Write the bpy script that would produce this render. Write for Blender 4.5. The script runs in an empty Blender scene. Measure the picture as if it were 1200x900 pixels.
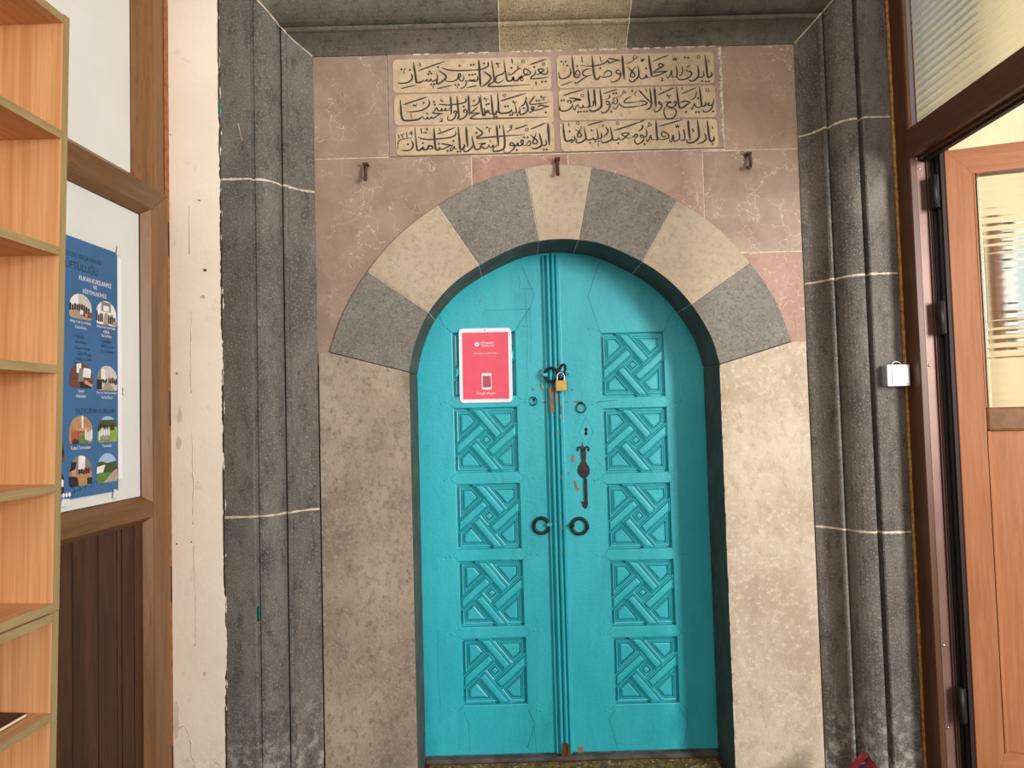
import bpy, bmesh, math, random
from mathutils import Vector, Matrix
random.seed(7)
C = bpy.context.scene.collection
SC = bpy.context.scene

# ------------------------------------------------------------------ camera, light, exposure
CAM_Z, PITCH, ROLL, FOCAL = 1.40, .041, .0275, 830.0
cam = bpy.data.objects.new('camera', bpy.data.cameras.new('camera'))
C.objects.link(cam)
fw = Vector((0, math.cos(PITCH), math.sin(PITCH)))
up = Vector((0, -math.sin(PITCH), math.cos(PITCH)))
rt = Vector((1, 0, 0))
r2 = rt * math.cos(ROLL) - up * math.sin(ROLL)
u2 = up * math.cos(ROLL) + rt * math.sin(ROLL)
cam.matrix_world = Matrix(((r2.x, u2.x, -fw.x, 0), (r2.y, u2.y, -fw.y, 0), (r2.z, u2.z, -fw.z, CAM_Z), (0, 0, 0, 1)))
cam.data.sensor_width = 36
cam.data.lens = 36 * FOCAL / 1200
cam.data.clip_start = .02
SC.camera = cam

SC.view_settings.view_transform = 'Standard'
SC.view_settings.look = 'None'
SC.view_settings.gamma = 1
SC.view_settings.use_curve_mapping = False
SC.view_settings.exposure = 0.0

w = bpy.data.worlds.new('daylight')
SC.world = w
w.use_nodes = True
bg = w.node_tree.nodes['Background']
bg.inputs[0].default_value = (.93, .97, 1.0, 1)
bg.inputs[1].default_value = 0.36


def area(name, loc, target, sx, sy, power, col=(1, .97, .93)):
    d = bpy.data.lights.new(name, 'AREA')
    d.shape = 'RECTANGLE'
    d.size, d.size_y, d.energy, d.color = sx, sy, power, col
    o = bpy.data.objects.new(name, d)
    C.objects.link(o)
    o.location = loc
    o.rotation_euler = (Vector(target) - Vector(loc)).to_track_quat('-Z', 'Y').to_euler()
    return o


# daylight falling in through the open doorway on the right and through the open porch front
area('doorway_daylight', (2.75, -.75, 1.95), (.2, 2.7, 1.4), .7, 1.7, 195, (1, .96, .915))
area('porch_daylight', (-.3, -2.6, 2.9), (.1, 2.6, 1.8), 3.0, 2.0, 48, (1, .965, .925))

# ------------------------------------------------------------------ materials
def S(r, g, b):
    f = lambda v: v / 12.92 if v <= .04045 else ((v + .055) / 1.055) ** 2.4
    return (f(r / 255), f(g / 255), f(b / 255), 1)


def M(name, c1, c2=None, scale=6, rough=.75, bump=.0, bscale=80, stretch=(1, 1, 1), ramp=(.35, .65), detail=6,
      fine=None, fscale=90, framp=(.62, .72), vein=None, vscale=5, vwidth=.02, metal=0, spec=.4, low=None, lowz=.35,
      grain=False, coat=0, rot=None, speck=None, sscale=300, sramp=(.72, .78)):
    m = bpy.data.materials.new(name)
    m.use_nodes = True
    t = m.node_tree
    N, Lk = t.nodes, t.links
    b = N['Principled BSDF']
    b.inputs['Roughness'].default_value = rough
    b.inputs['Metallic'].default_value = metal
    b.inputs['Specular IOR Level'].default_value = spec
    b.inputs['Coat Weight'].default_value = coat
    if c2 is None and not bump and not fine:
        b.inputs['Base Color'].default_value = c1
        return m
    tc = N.new('ShaderNodeTexCoord')
    mp = N.new('ShaderNodeMapping')
    mp.inputs['Scale'].default_value = stretch
    if rot:
        mp.inputs['Rotation'].default_value = rot
    Lk.new(tc.outputs['Object'], mp.inputs[0])

    def noise(sc, det=6, ro=.6, dist=0, raw=False):
        n = N.new('ShaderNodeTexNoise')
        n.inputs['Scale'].default_value = sc
        n.inputs['Detail'].default_value = det
        n.inputs['Roughness'].default_value = ro
        n.inputs['Distortion'].default_value = dist
        Lk.new(tc.outputs['Object'] if raw else mp.outputs[0], n.inputs['Vector'])
        return n

    def rmp(src, lo, hi):
        r = N.new('ShaderNodeMapRange')
        r.inputs[1].default_value, r.inputs[2].default_value = lo, hi
        r.interpolation_type = 'SMOOTHSTEP'
        Lk.new(src, r.inputs[0])
        return r.outputs[0]

    def mix(fac, a, bb):
        x = N.new('ShaderNodeMix')
        x.data_type = 'RGBA'
        Lk.new(fac, x.inputs[0])
        for k, v in ((6, a), (7, bb)):
            if isinstance(v, tuple):
                x.inputs[k].default_value = v
            else:
                Lk.new(v, x.inputs[k])
        return x.outputs[2]

    col = c1
    if c2 is not None:
        n = noise(scale, detail, .62, .6 if grain else .25)
        col = mix(rmp(n.outputs[0], *ramp), c1, c2)
    if fine is not None:
        n = noise(fscale, 4, .7)
        col = mix(rmp(n.outputs[0], *framp), col, fine)
    if speck is not None:
        n = noise(sscale, 2, .6, raw=True)
        col = mix(rmp(n.outputs[0], *sramp), col, speck)
    if vein is not None:
        nv = noise(3.2, 5, .6)
        ad = N.new('ShaderNodeVectorMath')
        ad.operation = 'MULTIPLY_ADD'
        Lk.new(nv.outputs['Color'], ad.inputs[0])
        ad.inputs[1].default_value = (.45, .45, .45)
        Lk.new(mp.outputs[0], ad.inputs[2])
        vo = N.new('ShaderNodeTexVoronoi')
        vo.feature = 'DISTANCE_TO_EDGE'
        vo.inputs['Scale'].default_value = vscale
        Lk.new(ad.outputs[0], vo.inputs['Vector'])
        r = rmp(vo.outputs[0], vwidth, 0)
        n2 = noise(5, 3)
        mu = N.new('ShaderNodeMath')
        mu.operation = 'MULTIPLY'
        Lk.new(r, mu.inputs[0])
        Lk.new(rmp(n2.outputs[0], .36, .68), mu.inputs[1])
        col = mix(mu.outputs[0], col, vein)
    if low is not None:     # salt bloom on the stone's foot
        ge = N.new('ShaderNodeNewGeometry')
        sx = N.new('ShaderNodeSeparateXYZ')
        Lk.new(ge.outputs['Position'], sx.inputs[0])
        a = rmp(sx.outputs['Z'], lowz, .05)
        n3 = noise(26, 5, .75, raw=True)
        ml = N.new('ShaderNodeMath')
        ml.operation = 'MULTIPLY'
        Lk.new(a, ml.inputs[0])
        Lk.new(rmp(n3.outputs[0], .46, .62), ml.inputs[1])
        col = mix(ml.outputs[0], col, low)
    if isinstance(col, tuple):
        b.inputs['Base Color'].default_value = col
    else:
        Lk.new(col, b.inputs['Base Color'])
    if bump:
        n = noise(bscale, 5, .6, raw=not grain)
        bp = N.new('ShaderNodeBump')
        bp.inputs['Strength'].default_value = bump
        bp.inputs['Distance'].default_value = .004
        Lk.new(n.outputs[0], bp.inputs['Height'])
        Lk.new(bp.outputs[0], b.inputs['Normal'])
    return m


BASALT = M('basalt', S(80, 76, 71), S(116, 111, 104), 5, .8, .8, 150, stretch=(1, 1, .45), ramp=(.25, .75), fine=S(68, 65, 61), fscale=24, framp=(.45, .75),
           speck=S(150, 145, 137), sscale=170, sramp=(.50, .80), low=S(170, 165, 156), lowz=.55)
BASALT2 = M('basalt_lintel', S(88, 83, 74), S(112, 106, 94), 7, .8, .8, 150, ramp=(.25, .75), fine=S(72, 68, 61), fscale=34, framp=(.45, .75),
            speck=S(136, 129, 117), sscale=200, sramp=(.52, .80))
TUFF = M('yellow_tuff', S(150, 135, 106), S(172, 157, 126), 12, .9, 1, 150, fine=S(112, 104, 88), fscale=20, framp=(.60, .72),
         speck=S(104, 95, 76), sscale=200, sramp=(.52, .66))
GREYV = M('grey_voussoir', S(112, 108, 101), S(134, 129, 120), 8, .8, .7, 160, ramp=(.25, .75), fine=S(98, 95, 89), fscale=70, framp=(.45, .7),
          speck=S(158, 152, 142), sscale=200, sramp=(.48, .8))
BUFFV = M('buff_voussoir', S(172, 154, 132), S(190, 173, 150), 5, .85, .5, 150, ramp=(.25, .75), fine=S(160, 142, 121), fscale=60, framp=(.45, .75),
          speck=S(198, 184, 164), sscale=220, sramp=(.6, .76))
BUFF = M('buff_stone', S(168, 149, 125), S(206, 191, 170), 3.2, .85, .5, 150, stretch=(1, 1, .7), ramp=(.25, .75), fine=S(166, 148, 126), fscale=26, framp=(.42, .80),
         speck=S(206, 193, 174), sscale=60, sramp=(.48, .8))
BUFFD = M('stained_buff_stone', S(116, 102, 88), S(186, 169, 149), 2.0, .88, .6, 150, stretch=(1.2, 1.2, .8), ramp=(.25, .72),
          fine=S(118, 106, 93), fscale=44, framp=(.44, .78), speck=S(172, 158, 141), sscale=80, sramp=(.48, .8))
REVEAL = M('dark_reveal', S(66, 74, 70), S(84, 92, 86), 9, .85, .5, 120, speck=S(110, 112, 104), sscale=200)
PINK = M('pink_marble', S(154, 127, 108), S(172, 144, 124), 4, .55, .15, 90, ramp=(.3, .7), fine=S(148, 119, 106), fscale=9, framp=(.42, .76),
         vein=S(206, 186, 170), vscale=12, vwidth=.024)
PINK2 = M('brown_marble', S(144, 122, 105), S(163, 140, 122), 5, .55, .15, 90, ramp=(.3, .7), fine=S(138, 112, 100), fscale=8, framp=(.42, .76),
          vein=S(200, 183, 168), vscale=11, vwidth=.024)
PINK3 = M('red_marble', S(152, 117, 100), S(168, 135, 116), 6, .55, .15, 90, ramp=(.3, .7), fine=S(144, 107, 94), fscale=12, framp=(.42, .74),
          vein=S(206, 180, 163), vscale=13, vwidth=.024)
INSC = M('inscription_ground', S(150, 126, 114), S(166, 142, 128), 10, .7, .2, 120)
CART = M('cartouche', S(186, 164, 134), S(200, 178, 148), 14, .8, .25, 160, fine=S(174, 152, 124), fscale=60, framp=(.5, .7))
INK = M('lettering_paint', S(52, 46, 42), S(66, 58, 52), 60, .75)
MORTAR = M('mortar', S(214, 202, 182), S(186, 172, 152), 40, .95, .6, 120, ramp=(.4, .6))
PLASTER = M('plaster', S(236, 222, 204), S(243, 230, 213), 3, .9, .25, 60, fine=S(226, 209, 188), fscale=14, framp=(.6, .75),
            low=S(196, 186, 172), lowz=.4)
FOAM = M('foam', S(186, 140, 78), S(150, 106, 54), 60, .95, .9, 90)
FOAMB = M('brown_sealant', S(168, 108, 66), S(140, 86, 52), 50, .9, .7, 90)
TEAL = M('teal_paint', S(46, 178, 192), S(58, 190, 202), 5, .38, .38, 70, spec=.5, fine=S(40, 166, 180), fscale=9, framp=(.45, .8),
         stretch=(1, 1, .35))
TEALD = M('dark_teal_paint', S(24, 98, 106), S(34, 118, 126), 30, .7)  # darker teal; on the door joints it stands in for crevice shade
BARE = M('bare_wood', S(158, 128, 100), S(126, 98, 74), 40, .85, .3, 90, stretch=(4, 4, .6))
ROT = M('rotten_wood', S(120, 72, 40), S(64, 40, 26), 40, .9, .5, 90, stretch=(3, 3, .5))
IRON = M('black_iron', S(40, 40, 41), S(58, 57, 57), 60, .3, .3, 200, metal=.6, spec=.5)
IRONB = M('brown_iron', S(50, 43, 46), S(66, 56, 58), 50, .5, .3, 200, metal=.4)
RUST = M('rusty_iron', S(70, 50, 44), S(96, 70, 58), 60, .7, .5, 200, metal=.3)
BLACK = M('black_plastic', S(28, 26, 27), S(36, 33, 34), 30, .5)
BRASS = M('brass', S(206, 168, 98), S(190, 148, 80), 60, .35, .1, 200, metal=.75, stretch=(1, 1, 8))
STEEL = M('steel', S(200, 200, 200), S(180, 182, 184), 40, .28, metal=.9)
WHITE = M('white_plastic', S(240, 240, 240), S(236, 236, 238), 20, .35)
GREYP = M('grey_plastic', S(168, 166, 170), S(160, 158, 162), 20, .5)
BOARD = M('white_signboard', S(246, 244, 248), S(242, 240, 245), 20, .3)
RED = M('sign_red', S(240, 92, 112), S(236, 86, 106), 10, .4)
SIGNW = M('sign_white_print', S(252, 240, 244), S(250, 238, 242), 10, .4)
SIGNP = M('phone_screen_print', S(196, 78, 98), S(188, 74, 94), 10, .4)
OAK = M('golden_oak_foil', S(138, 96, 58), S(116, 79, 47), 3, .38, .06, 160, stretch=(9, 9, .7), grain=True, ramp=(.3, .7),
        fine=S(104, 70, 42), fscale=16, framp=(.5, .72), spec=.4)
OAKH = M('golden_oak_foil_across', S(126, 88, 54), S(106, 73, 43), 3, .38, .06, 160, stretch=(9, .7, 9), grain=True, ramp=(.3, .7),
         fine=S(98, 66, 38), fscale=16, framp=(.5, .72))
OAKL = M('light_oak_foil', S(166, 110, 74), S(148, 94, 60), 3, .35, .05, 160, stretch=(26, 26, 1.2), grain=True, ramp=(.3, .7),
         fine=S(148, 92, 58), fscale=18, framp=(.5, .72))
OAKLH = M('light_oak_foil_across', S(166, 109, 73), S(146, 92, 59), 3, .35, .05, 160, stretch=(.7, 9, 9), grain=True, ramp=(.3, .7),
          fine=S(144, 90, 58), fscale=18, framp=(.5, .72))
WALNUT = M('dark_plank', S(84, 53, 34), S(60, 36, 22), 3, .5, .1, 140, stretch=(10, 10, .6), grain=True, ramp=(.3, .7),
           fine=S(50, 30, 20), fscale=18, framp=(.5, .7))
TRANSOM = M('dark_walnut_foil', S(92, 58, 38), S(72, 42, 27), 3, .4, .06, 140, stretch=(9, .7, 9), grain=True, ramp=(.3, .7))
POSTW = M('dark_walnut_foil_upright', S(96, 60, 38), S(76, 46, 28), 3, .4, .06, 140, stretch=(9, 9, .7), grain=True, ramp=(.3, .7))
ALU = M('brown_aluminium', S(122, 92, 82), S(112, 83, 74), 6, .4, metal=.2)
SILVER = M('pale_aluminium', S(190, 188, 196), S(180, 178, 186), 6, .4, metal=.3)
BAMBOO = M('bamboo_board', S(232, 182, 130), S(206, 150, 100), 3, .5, .05, 160, stretch=(22, 22, .5), grain=True, ramp=(.3, .7),
           fine=S(196, 138, 88), fscale=14, framp=(.55, .75))
BAMBOOH = M('bamboo_board_flat', S(202, 154, 110), S(180, 130, 88), 3, .5, .05, 160, stretch=(16, .5, 16), grain=True, ramp=(.3, .7))
EDGE = M('olive_edge_band', S(160, 137, 94), S(142, 120, 80), 4, .55, .05, 160, stretch=(14, 14, .7), grain=True)
EDGEH = M('olive_edge_band_flat', S(160, 137, 94), S(142, 120, 80), 4, .55, .05, 160, stretch=(14, .7, 14), grain=True)
PANEL = M('white_panel', S(222, 222, 216), S(228, 228, 222), 3, .4)
CREAM = M('cream_render', S(240, 222, 184), S(232, 212, 170), 4, .9, .3, 60)
PAVE = M('pale_paving', S(170, 160, 144), S(156, 146, 131), 5, .9, .3, 60)
FLOORM = M('dark_floor', S(104, 82, 74), S(88, 66, 60), 6, .8, .3, 80)  # unseen floor, coloured dark so less light bounces onto the door
CEIL = M('white_ceiling', S(232, 224, 210), S(226, 218, 204), 5, .9)
SLATE = M('threshold', S(70, 66, 64), S(100, 96, 92), 14, .8, .4, 100)
POSTB = M('poster_blue', S(56, 100, 144), S(66, 112, 158), 2.2, .45)
NAVY = M('poster_navy_ink', S(34, 46, 82), S(38, 50, 88), 10, .5)
RUGR = M('rug_red', S(116, 26, 34), S(90, 18, 28), 60, .95, .8, 220)
RUGO = M('rug_olive', S(140, 116, 48), S(104, 80, 40), 34, .95, .8, 220, ramp=(.46, .54), fine=S(60, 66, 92), fscale=46, framp=(.56, .6),
         speck=S(190, 176, 150), sscale=60, sramp=(.62, .66))
RUGN = M('rug_navy', S(24, 24, 44), S(96, 24, 34), 40, .95, .8, 220, ramp=(.5, .56), fine=S(150, 130, 130), fscale=40, framp=(.6, .64))
BOOKC = M('maroon_cover', S(70, 38, 36), S(58, 30, 30), 20, .55)
PAGES = M('page_edge', S(226, 208, 176), S(206, 188, 156), 200, .9, stretch=(1, 1, 6))


def glass_mat():
    m = bpy.data.materials.new('reeded_glass')
    m.use_nodes = True
    N, Lk = m.node_tree.nodes, m.node_tree.links
    b = N['Principled BSDF']
    b.inputs['Base Color'].default_value = (.90, .90, .83, 1)
    b.inputs['Transmission Weight'].default_value = 1
    b.inputs['Roughness'].default_value = .09
    b.inputs['IOR'].default_value = 1.45
    tc = N.new('ShaderNodeTexCoord')
    n = N.new('ShaderNodeTexNoise')
    n.inputs['Scale'].default_value = 25
    Lk.new(tc.outputs['Object'], n.inputs['Vector'])
    bp = N.new('ShaderNodeBump')
    bp.inputs['Strength'].default_value = .08
    Lk.new(n.outputs[0], bp.inputs['Height'])
    Lk.new(bp.outputs[0], b.inputs['Normal'])
    return m


GLASS = glass_mat()
PANE = M('window_pane', S(196, 214, 222), S(206, 222, 228), 2, .1, spec=.7)


# ------------------------------------------------------------------ mesh helpers
class MB:
    def __init__(s):
        s.v, s.f, s.mi, s.mats, s.cur, s.sm = [], [], [], [], 0, []

    def mat(s, m):
        if m not in s.mats:
            s.mats.append(m)
        s.cur = s.mats.index(m)
        return s

    def add(s, vs, fs, smooth=False):
        k = len(s.v)
        s.v += [Vector(p) for p in vs]
        for f in fs:
            s.f.append([k + i for i in f])
            s.mi.append(s.cur)
            s.sm.append(smooth)
        return s

    def box(s, x0, x1, y0, y1, z0, z1):
        return s.add([(x0, y0, z0), (x1, y0, z0), (x1, y1, z0), (x0, y1, z0), (x0, y0, z1), (x1, y0, z1), (x1, y1, z1), (x0, y1, z1)],
                     [(0, 3, 2, 1), (4, 5, 6, 7), (0, 1, 5, 4), (1, 2, 6, 5), (2, 3, 7, 6), (3, 0, 4, 7)])

    def cbox(s, x0, x1, y0, y1, z0, z1, c):      # box with chamfered edges
        lo, hi = (x0, y0, z0), (x1, y1, z1)
        bm = bmesh.new()
        bmesh.ops.create_cube(bm, size=1)
        for q in bm.verts:
            q.co = Vector([lo[i] + (q.co[i] + .5) * (hi[i] - lo[i]) for i in range(3)])
        bmesh.ops.bevel(bm, geom=bm.edges[:], offset=c, segments=2, affect='EDGES', profile=.5)
        bm.verts.index_update()
        s.add([q.co.copy() for q in bm.verts], [[q.index for q in f.verts] for f in bm.faces])
        bm.free()
        return s

    def prism(s, poly, y0, y1, side=None):       # polygon in x,z extruded along y (y0 = face towards the camera)
        n = len(poly)
        ar = sum(poly[i][0] * poly[(i + 1) % n][1] - poly[(i + 1) % n][0] * poly[i][1] for i in range(n))
        if ar < 0:
            poly = poly[::-1]
        vs = [(x, y0, z) for x, z in poly] + [(x, y1, z) for x, z in poly]
        s.add(vs, [list(range(n)), list(range(2 * n - 1, n - 1, -1))])
        old = s.cur
        for i in range(n):
            j = (i + 1) % n
            if side:
                s.mat(side(Vector(poly[i]), Vector(poly[j])))
            k = len(s.v) - 2 * n
            s.f.append([k + i, k + n + i, k + n + j, k + j])
            s.mi.append(s.cur)
            s.sm.append(False)
        s.cur = old
        return s

    def zprism(s, poly, z0, z1):                 # polygon in x,y extruded along z
        n = len(poly)
        ar = sum(poly[i][0] * poly[(i + 1) % n][1] - poly[(i + 1) % n][0] * poly[i][1] for i in range(n))
        if ar < 0:
            poly = poly[::-1]
        vs = [(x, y, z0) for x, y in poly] + [(x, y, z1) for x, y in poly]
        return s.add(vs, [list(range(n - 1, -1, -1)), list(range(n, 2 * n))] + [[i, (i + 1) % n, n + (i + 1) % n, n + i] for i in range(n)])

    def stack(s, poly, steps, fn):               # stepped mouldings on a convex polygon: (inset, height)
        n = len(poly)
        rings = [[fn(p, h) for p in inset(poly, d)] for d, h in steps]
        vs = [p for r in rings for p in r]
        fs = []
        for k in range(len(rings) - 1):
            for i in range(n):
                j = (i + 1) % n
                fs.append([k * n + i, k * n + j, (k + 1) * n + j, (k + 1) * n + i])
        fs.append([(len(rings) - 1) * n + i for i in range(n)])
        return s.add(vs, fs)

    def tube(s, pts, r, closed=False, seg=10):
        pts = [Vector(p) for p in pts]
        n = len(pts)
        rr = r if isinstance(r, (list, tuple)) else [r] * n
        rings = []
        prev = None
        for i, p in enumerate(pts):
            a = pts[(i - 1) % n] if closed or i else p
            b = pts[(i + 1) % n] if closed or i < n - 1 else p
            t = (b - a).normalized()
            q = prev if prev else (Vector((0, 0, 1)) if abs(t.z) < .9 else Vector((1, 0, 0)))
            x = (q - t * q.dot(t)).normalized()
            prev = x
            y = t.cross(x)
            rings.append([p + (x * math.cos(2 * math.pi * k / seg) + y * math.sin(2 * math.pi * k / seg)) * rr[i] for k in range(seg)])
        vs = [q for g in rings for q in g]
        fs = []
        for i in range(n if closed else n - 1):
            j = (i + 1) % n
            for k in range(seg):
                l = (k + 1) % seg
                fs.append([i * seg + k, i * seg + l, j * seg + l, j * seg + k])
        if not closed:
            fs += [list(range(seg - 1, -1, -1)), list(range((n - 1) * seg, n * seg))]
        return s.add(vs, fs, True)

    def disc(s, c, r, y0, y1, n=24, rx=None):
        return s.prism([(c[0] + (rx or r) * math.cos(2 * math.pi * i / n), c[1] + r * math.sin(2 * math.pi * i / n)) for i in range(n)], y0, y1)

    def dome(s, c, r, h, axis=(0, -1, 0)):       # rounded stud head
        ax = Vector(axis)
        a = Vector((0, 0, 1)) if abs(ax.z) < .5 else Vector((1, 0, 0))
        b = ax.cross(a)
        c = Vector(c)
        rings = [[c + ax * (h * math.sin(t)) + (a * math.cos(q) + b * math.sin(q)) * (r * math.cos(t)) for q in [k * math.pi / 5 for k in range(10)]]
                 for t in (0, .5, 1.0)]
        vs = [p for g in rings for p in g] + [c + ax * h]
        fs = [[i * 10 + k, i * 10 + (k + 1) % 10, (i + 1) * 10 + (k + 1) % 10, (i + 1) * 10 + k] for i in range(2) for k in range(10)]
        fs += [[20 + k, 20 + (k + 1) % 10, 30] for k in range(10)]
        return s.add(vs, fs, True)

    def build(s, name, mat=None, parent=None, bevel=0, fix=True, local=False, label=None):
        me = bpy.data.meshes.new(name)
        o0 = Vector((0, 0, 0))
        if parent is not None and not local:
            q = parent
            while q:
                o0 += q.location
                q = q.parent
        me.from_pydata([p - o0 for p in s.v], [], s.f)
        if mat and not s.mats:
            me.materials.append(mat)
        else:
            for m in s.mats:
                me.materials.append(m)
            me.polygons.foreach_set('material_index', s.mi)
        me.polygons.foreach_set('use_smooth', s.sm)
        if fix:
            bm = bmesh.new()
            bm.from_mesh(me)
            bmesh.ops.recalc_face_normals(bm, faces=bm.faces[:])
            bm.to_mesh(me)
            bm.free()
        me.update()
        o = bpy.data.objects.new(name, me)
        C.objects.link(o)
        if parent is not None:
            o.parent = parent
        if bevel:
            md = o.modifiers.new('bevel', 'BEVEL')
            md.width = bevel
            md.segments = 2
            md.limit_method = 'ANGLE'
        if label:
            o['label'] = label
        return o


def inset(poly, d):
    n = len(poly)
    ar = sum(poly[i][0] * poly[(i + 1) % n][1] - poly[(i + 1) % n][0] * poly[i][1] for i in range(n))
    sg = 1 if ar > 0 else -1
    out = []
    for i in range(n):
        p, a, b = Vector(poly[i]), Vector(poly[i - 1]), Vector(poly[(i + 1) % n])
        u, v = (p - a).normalized(), (b - p).normalized()
        n1, n2 = Vector((-u.y, u.x)) * sg, Vector((-v.y, v.x)) * sg
        m = n1 + n2
        k = 2 / max(m.length_squared, .5)
        out.append(p + m * (k * d))
    return out


def clip(poly, nx, ny, d):                       # keep nx*x+ny*y <= d
    out = []
    n = len(poly)
    for i in range(n):
        a, b = poly[i], poly[(i + 1) % n]
        fa, fb = nx * a[0] + ny * a[1] - d, nx * b[0] + ny * b[1] - d
        if fa <= 0:
            out.append(a)
        if fa * fb < 0:
            t = fa / (fa - fb)
            out.append((a[0] + (b[0] - a[0]) * t, a[1] + (b[1] - a[1]) * t))
    return out


def spline(pts, n=8):                            # Catmull-Rom through the points
    P = [Vector(p) for p in pts]
    if len(P) < 3:
        return P
    P = [P[0] * 2 - P[1]] + P + [P[-1] * 2 - P[-2]]
    out = []
    for i in range(1, len(P) - 2):
        for k in range(n):
            t = k / n
            a, b, c, d = P[i - 1:i + 3]
            out.append(.5 * (2 * b + (c - a) * t + (2 * a - 5 * b + 4 * c - d) * t * t + (3 * b - a - 3 * c + d) * t ** 3))
    out.append(P[-2])
    return out


def flat_with_holes(outer, holes, y0, y1, bevel=0):
    cu = bpy.data.curves.new('tmp', 'CURVE')
    cu.dimensions = '2D'
    cu.fill_mode = 'BOTH'
    cu.extrude = (y1 - y0) / 2 - bevel
    cu.bevel_depth = bevel
    cu.bevel_resolution = 1
    cu.offset = -bevel
    for lp in [outer] + holes:
        sp = cu.splines.new('POLY')
        sp.points.add(len(lp) - 1)
        for q, p in zip(sp.points, lp):
            q.co = (p[0], p[1], 0, 1)
        sp.use_cyclic_u = True
    ob = bpy.data.objects.new('tmp', cu)
    C.objects.link(ob)
    dg = bpy.context.evaluated_depsgraph_get()
    me = bpy.data.meshes.new_from_object(ob.evaluated_get(dg))
    mid = (y0 + y1) / 2
    vs = [(q.co.x, mid - q.co.z, q.co.y) for q in me.vertices]
    fs = [list(p.vertices) for p in me.polygons]
    bpy.data.objects.remove(ob)
    return vs, fs


def text_shape(s, width, height=None, shear=0, spacing=1):
    cu = bpy.data.curves.new('tmp', 'FONT')
    cu.body = s
    cu.align_x = 'CENTER'
    cu.shear = shear
    cu.space_line = spacing
    cu.resolution_u = 2
    ob = bpy.data.objects.new('tmp', cu)
    C.objects.link(ob)
    dg = bpy.context.evaluated_depsgraph_get()
    me = bpy.data.meshes.new_from_object(ob.evaluated_get(dg))
    vs = [q.co.copy() for q in me.vertices]
    fs = [list(p.vertices) for p in me.polygons]
    bpy.data.objects.remove(ob)
    if not vs:
        return [], []
    x0, x1 = min(q.x for q in vs), max(q.x for q in vs)
    z0, z1 = min(q.y for q in vs), max(q.y for q in vs)
    k = width / (x1 - x0)
    kz = (height / (z1 - z0)) if height else k
    return [((q.x - (x0 + x1) / 2) * k, (q.y - (z0 + z1) / 2) * kz) for q in vs], fs


def thing(name, label, cat, loc=(0, 0, 0), rz=0, group=None, kind=None, ry=0):
    o = bpy.data.objects.new(name, None)
    C.objects.link(o)
    o.empty_display_size = .1
    o.location = loc
    o.rotation_euler = (0, ry, rz)
    return tag(o, label, cat, group, kind)


def tag(o, label=None, cat=None, group=None, kind=None):
    if label:
        o['label'] = label
    if cat:
        o['category'] = cat
    if group:
        o['group'] = group
    if kind:
        o['kind'] = kind
    return o


WY, DY, PY = 2.61, 2.83, 2.44        # stone face, door face, outer face of the stone surround
XL, XR, ZT = -.715, 1.093, 2.756     # inner edge of the stone surround
XC = .193
INTR = [(-.3765, 1.56), (-.352, 1.665), (-.299, 1.779), (-.212, 1.878), (-.108, 1.948), (.03, 2.013), (.116, 2.033), (.19, 2.038), (.262, 2.033), (.36, 2.011),
        (.494, 1.944), (.595, 1.868), (.672, 1.777), (.735, 1.665), (.7655, 1.558)]
EXTR = [(-.671, 1.642), (-.616, 1.79), (-.524, 1.94), (-.406, 2.072), (-.258, 2.18), (-.1, 2.262), (.073, 2.311), (.195, 2.321), (.318, 2.307), (.48, 2.256),
        (.632, 2.174), (.776, 2.068), (.893, 1.933), (.982, 1.792), (1.036, 1.636)]
IS, ES = spline(INTR, 8), spline(EXTR, 8)


def ext_z(x):
    if x <= ES[0].x or x >= ES[-1].x:
        return -1
    for a, b in zip(ES, ES[1:]):
        if a.x <= x <= b.x:
            return a.y + (b.y - a.y) * (x - a.x) / (b.x - a.x)
    return -1


# ------------------------------------------------------------------ the setting: shell
fl = MB().box(-1.6, 1.42, -1.0, 2.61, -.12, 0)
tag(fl.build('floor', FLOORM), 'unseen porch floor, darkened to bounce less light', 'floor', kind='structure')
nf = MB().box(-.45, .85, 2.61, 3.0, -.12, .028)
tag(nf.build('floor', SLATE), 'worn dark stone sill floor inside the door niche', 'floor', kind='structure')
ce = MB().box(-1.6, 1.42, -.6, 2.44, 3.3, 3.4)
tag(ce.build('ceiling', CEIL), 'white porch ceiling', 'ceiling', kind='structure')
wb = MB().box(-1.6, 1.5, 2.90, 3.1, 0, 3.4).box(-1.6, -1.02, 2.62, 2.9, 0, 3.4).box(1.37, 1.5, 2.52, 2.9, 0, 3.4)
wall = wb.build('wall_back', PLASTER)
tag(wall, 'back wall of the porch behind the stone portal', 'wall', kind='structure')
# the plaster strip left of the surround, with a ragged edge towards the stone
ps = []
z, drift = 0.0, 0.0
while z < 3.3:
    drift = drift * .9 + random.uniform(-.0022, .0022)
    ps.append((-1.001 + drift + random.uniform(-.0012, .0012), z))
    z += random.uniform(.005, .012)
strip = MB().prism([(-1.26, 0)] + ps + [(-1.0, 3.3), (-1.26, 3.3)], PY - .0012, PY - .0003).box(-1.26, -1.006, PY - .0004, PY + .17, 0, 3.3)
o = strip.build('wall_left', PLASTER)
o.name = 'plaster_wall'
tag(o, 'narrow cream plaster wall strip between the left door frame and grey stone', 'wall', kind='structure')
sub = MB().mat(S and FOAMB)
wear = [(-1.055, 1.925, .009, .006), (-1.062, 1.83, .011, .008), (-1.072, 2.17, .007, .003), (-1.155, 1.568, .004, .005), (-1.07, .545, .006, .008), (-1.17, 2.405, .003, .003),
        (-1.11, .99, .003, .004), (-1.16, .985, .004, .004)]
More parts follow.
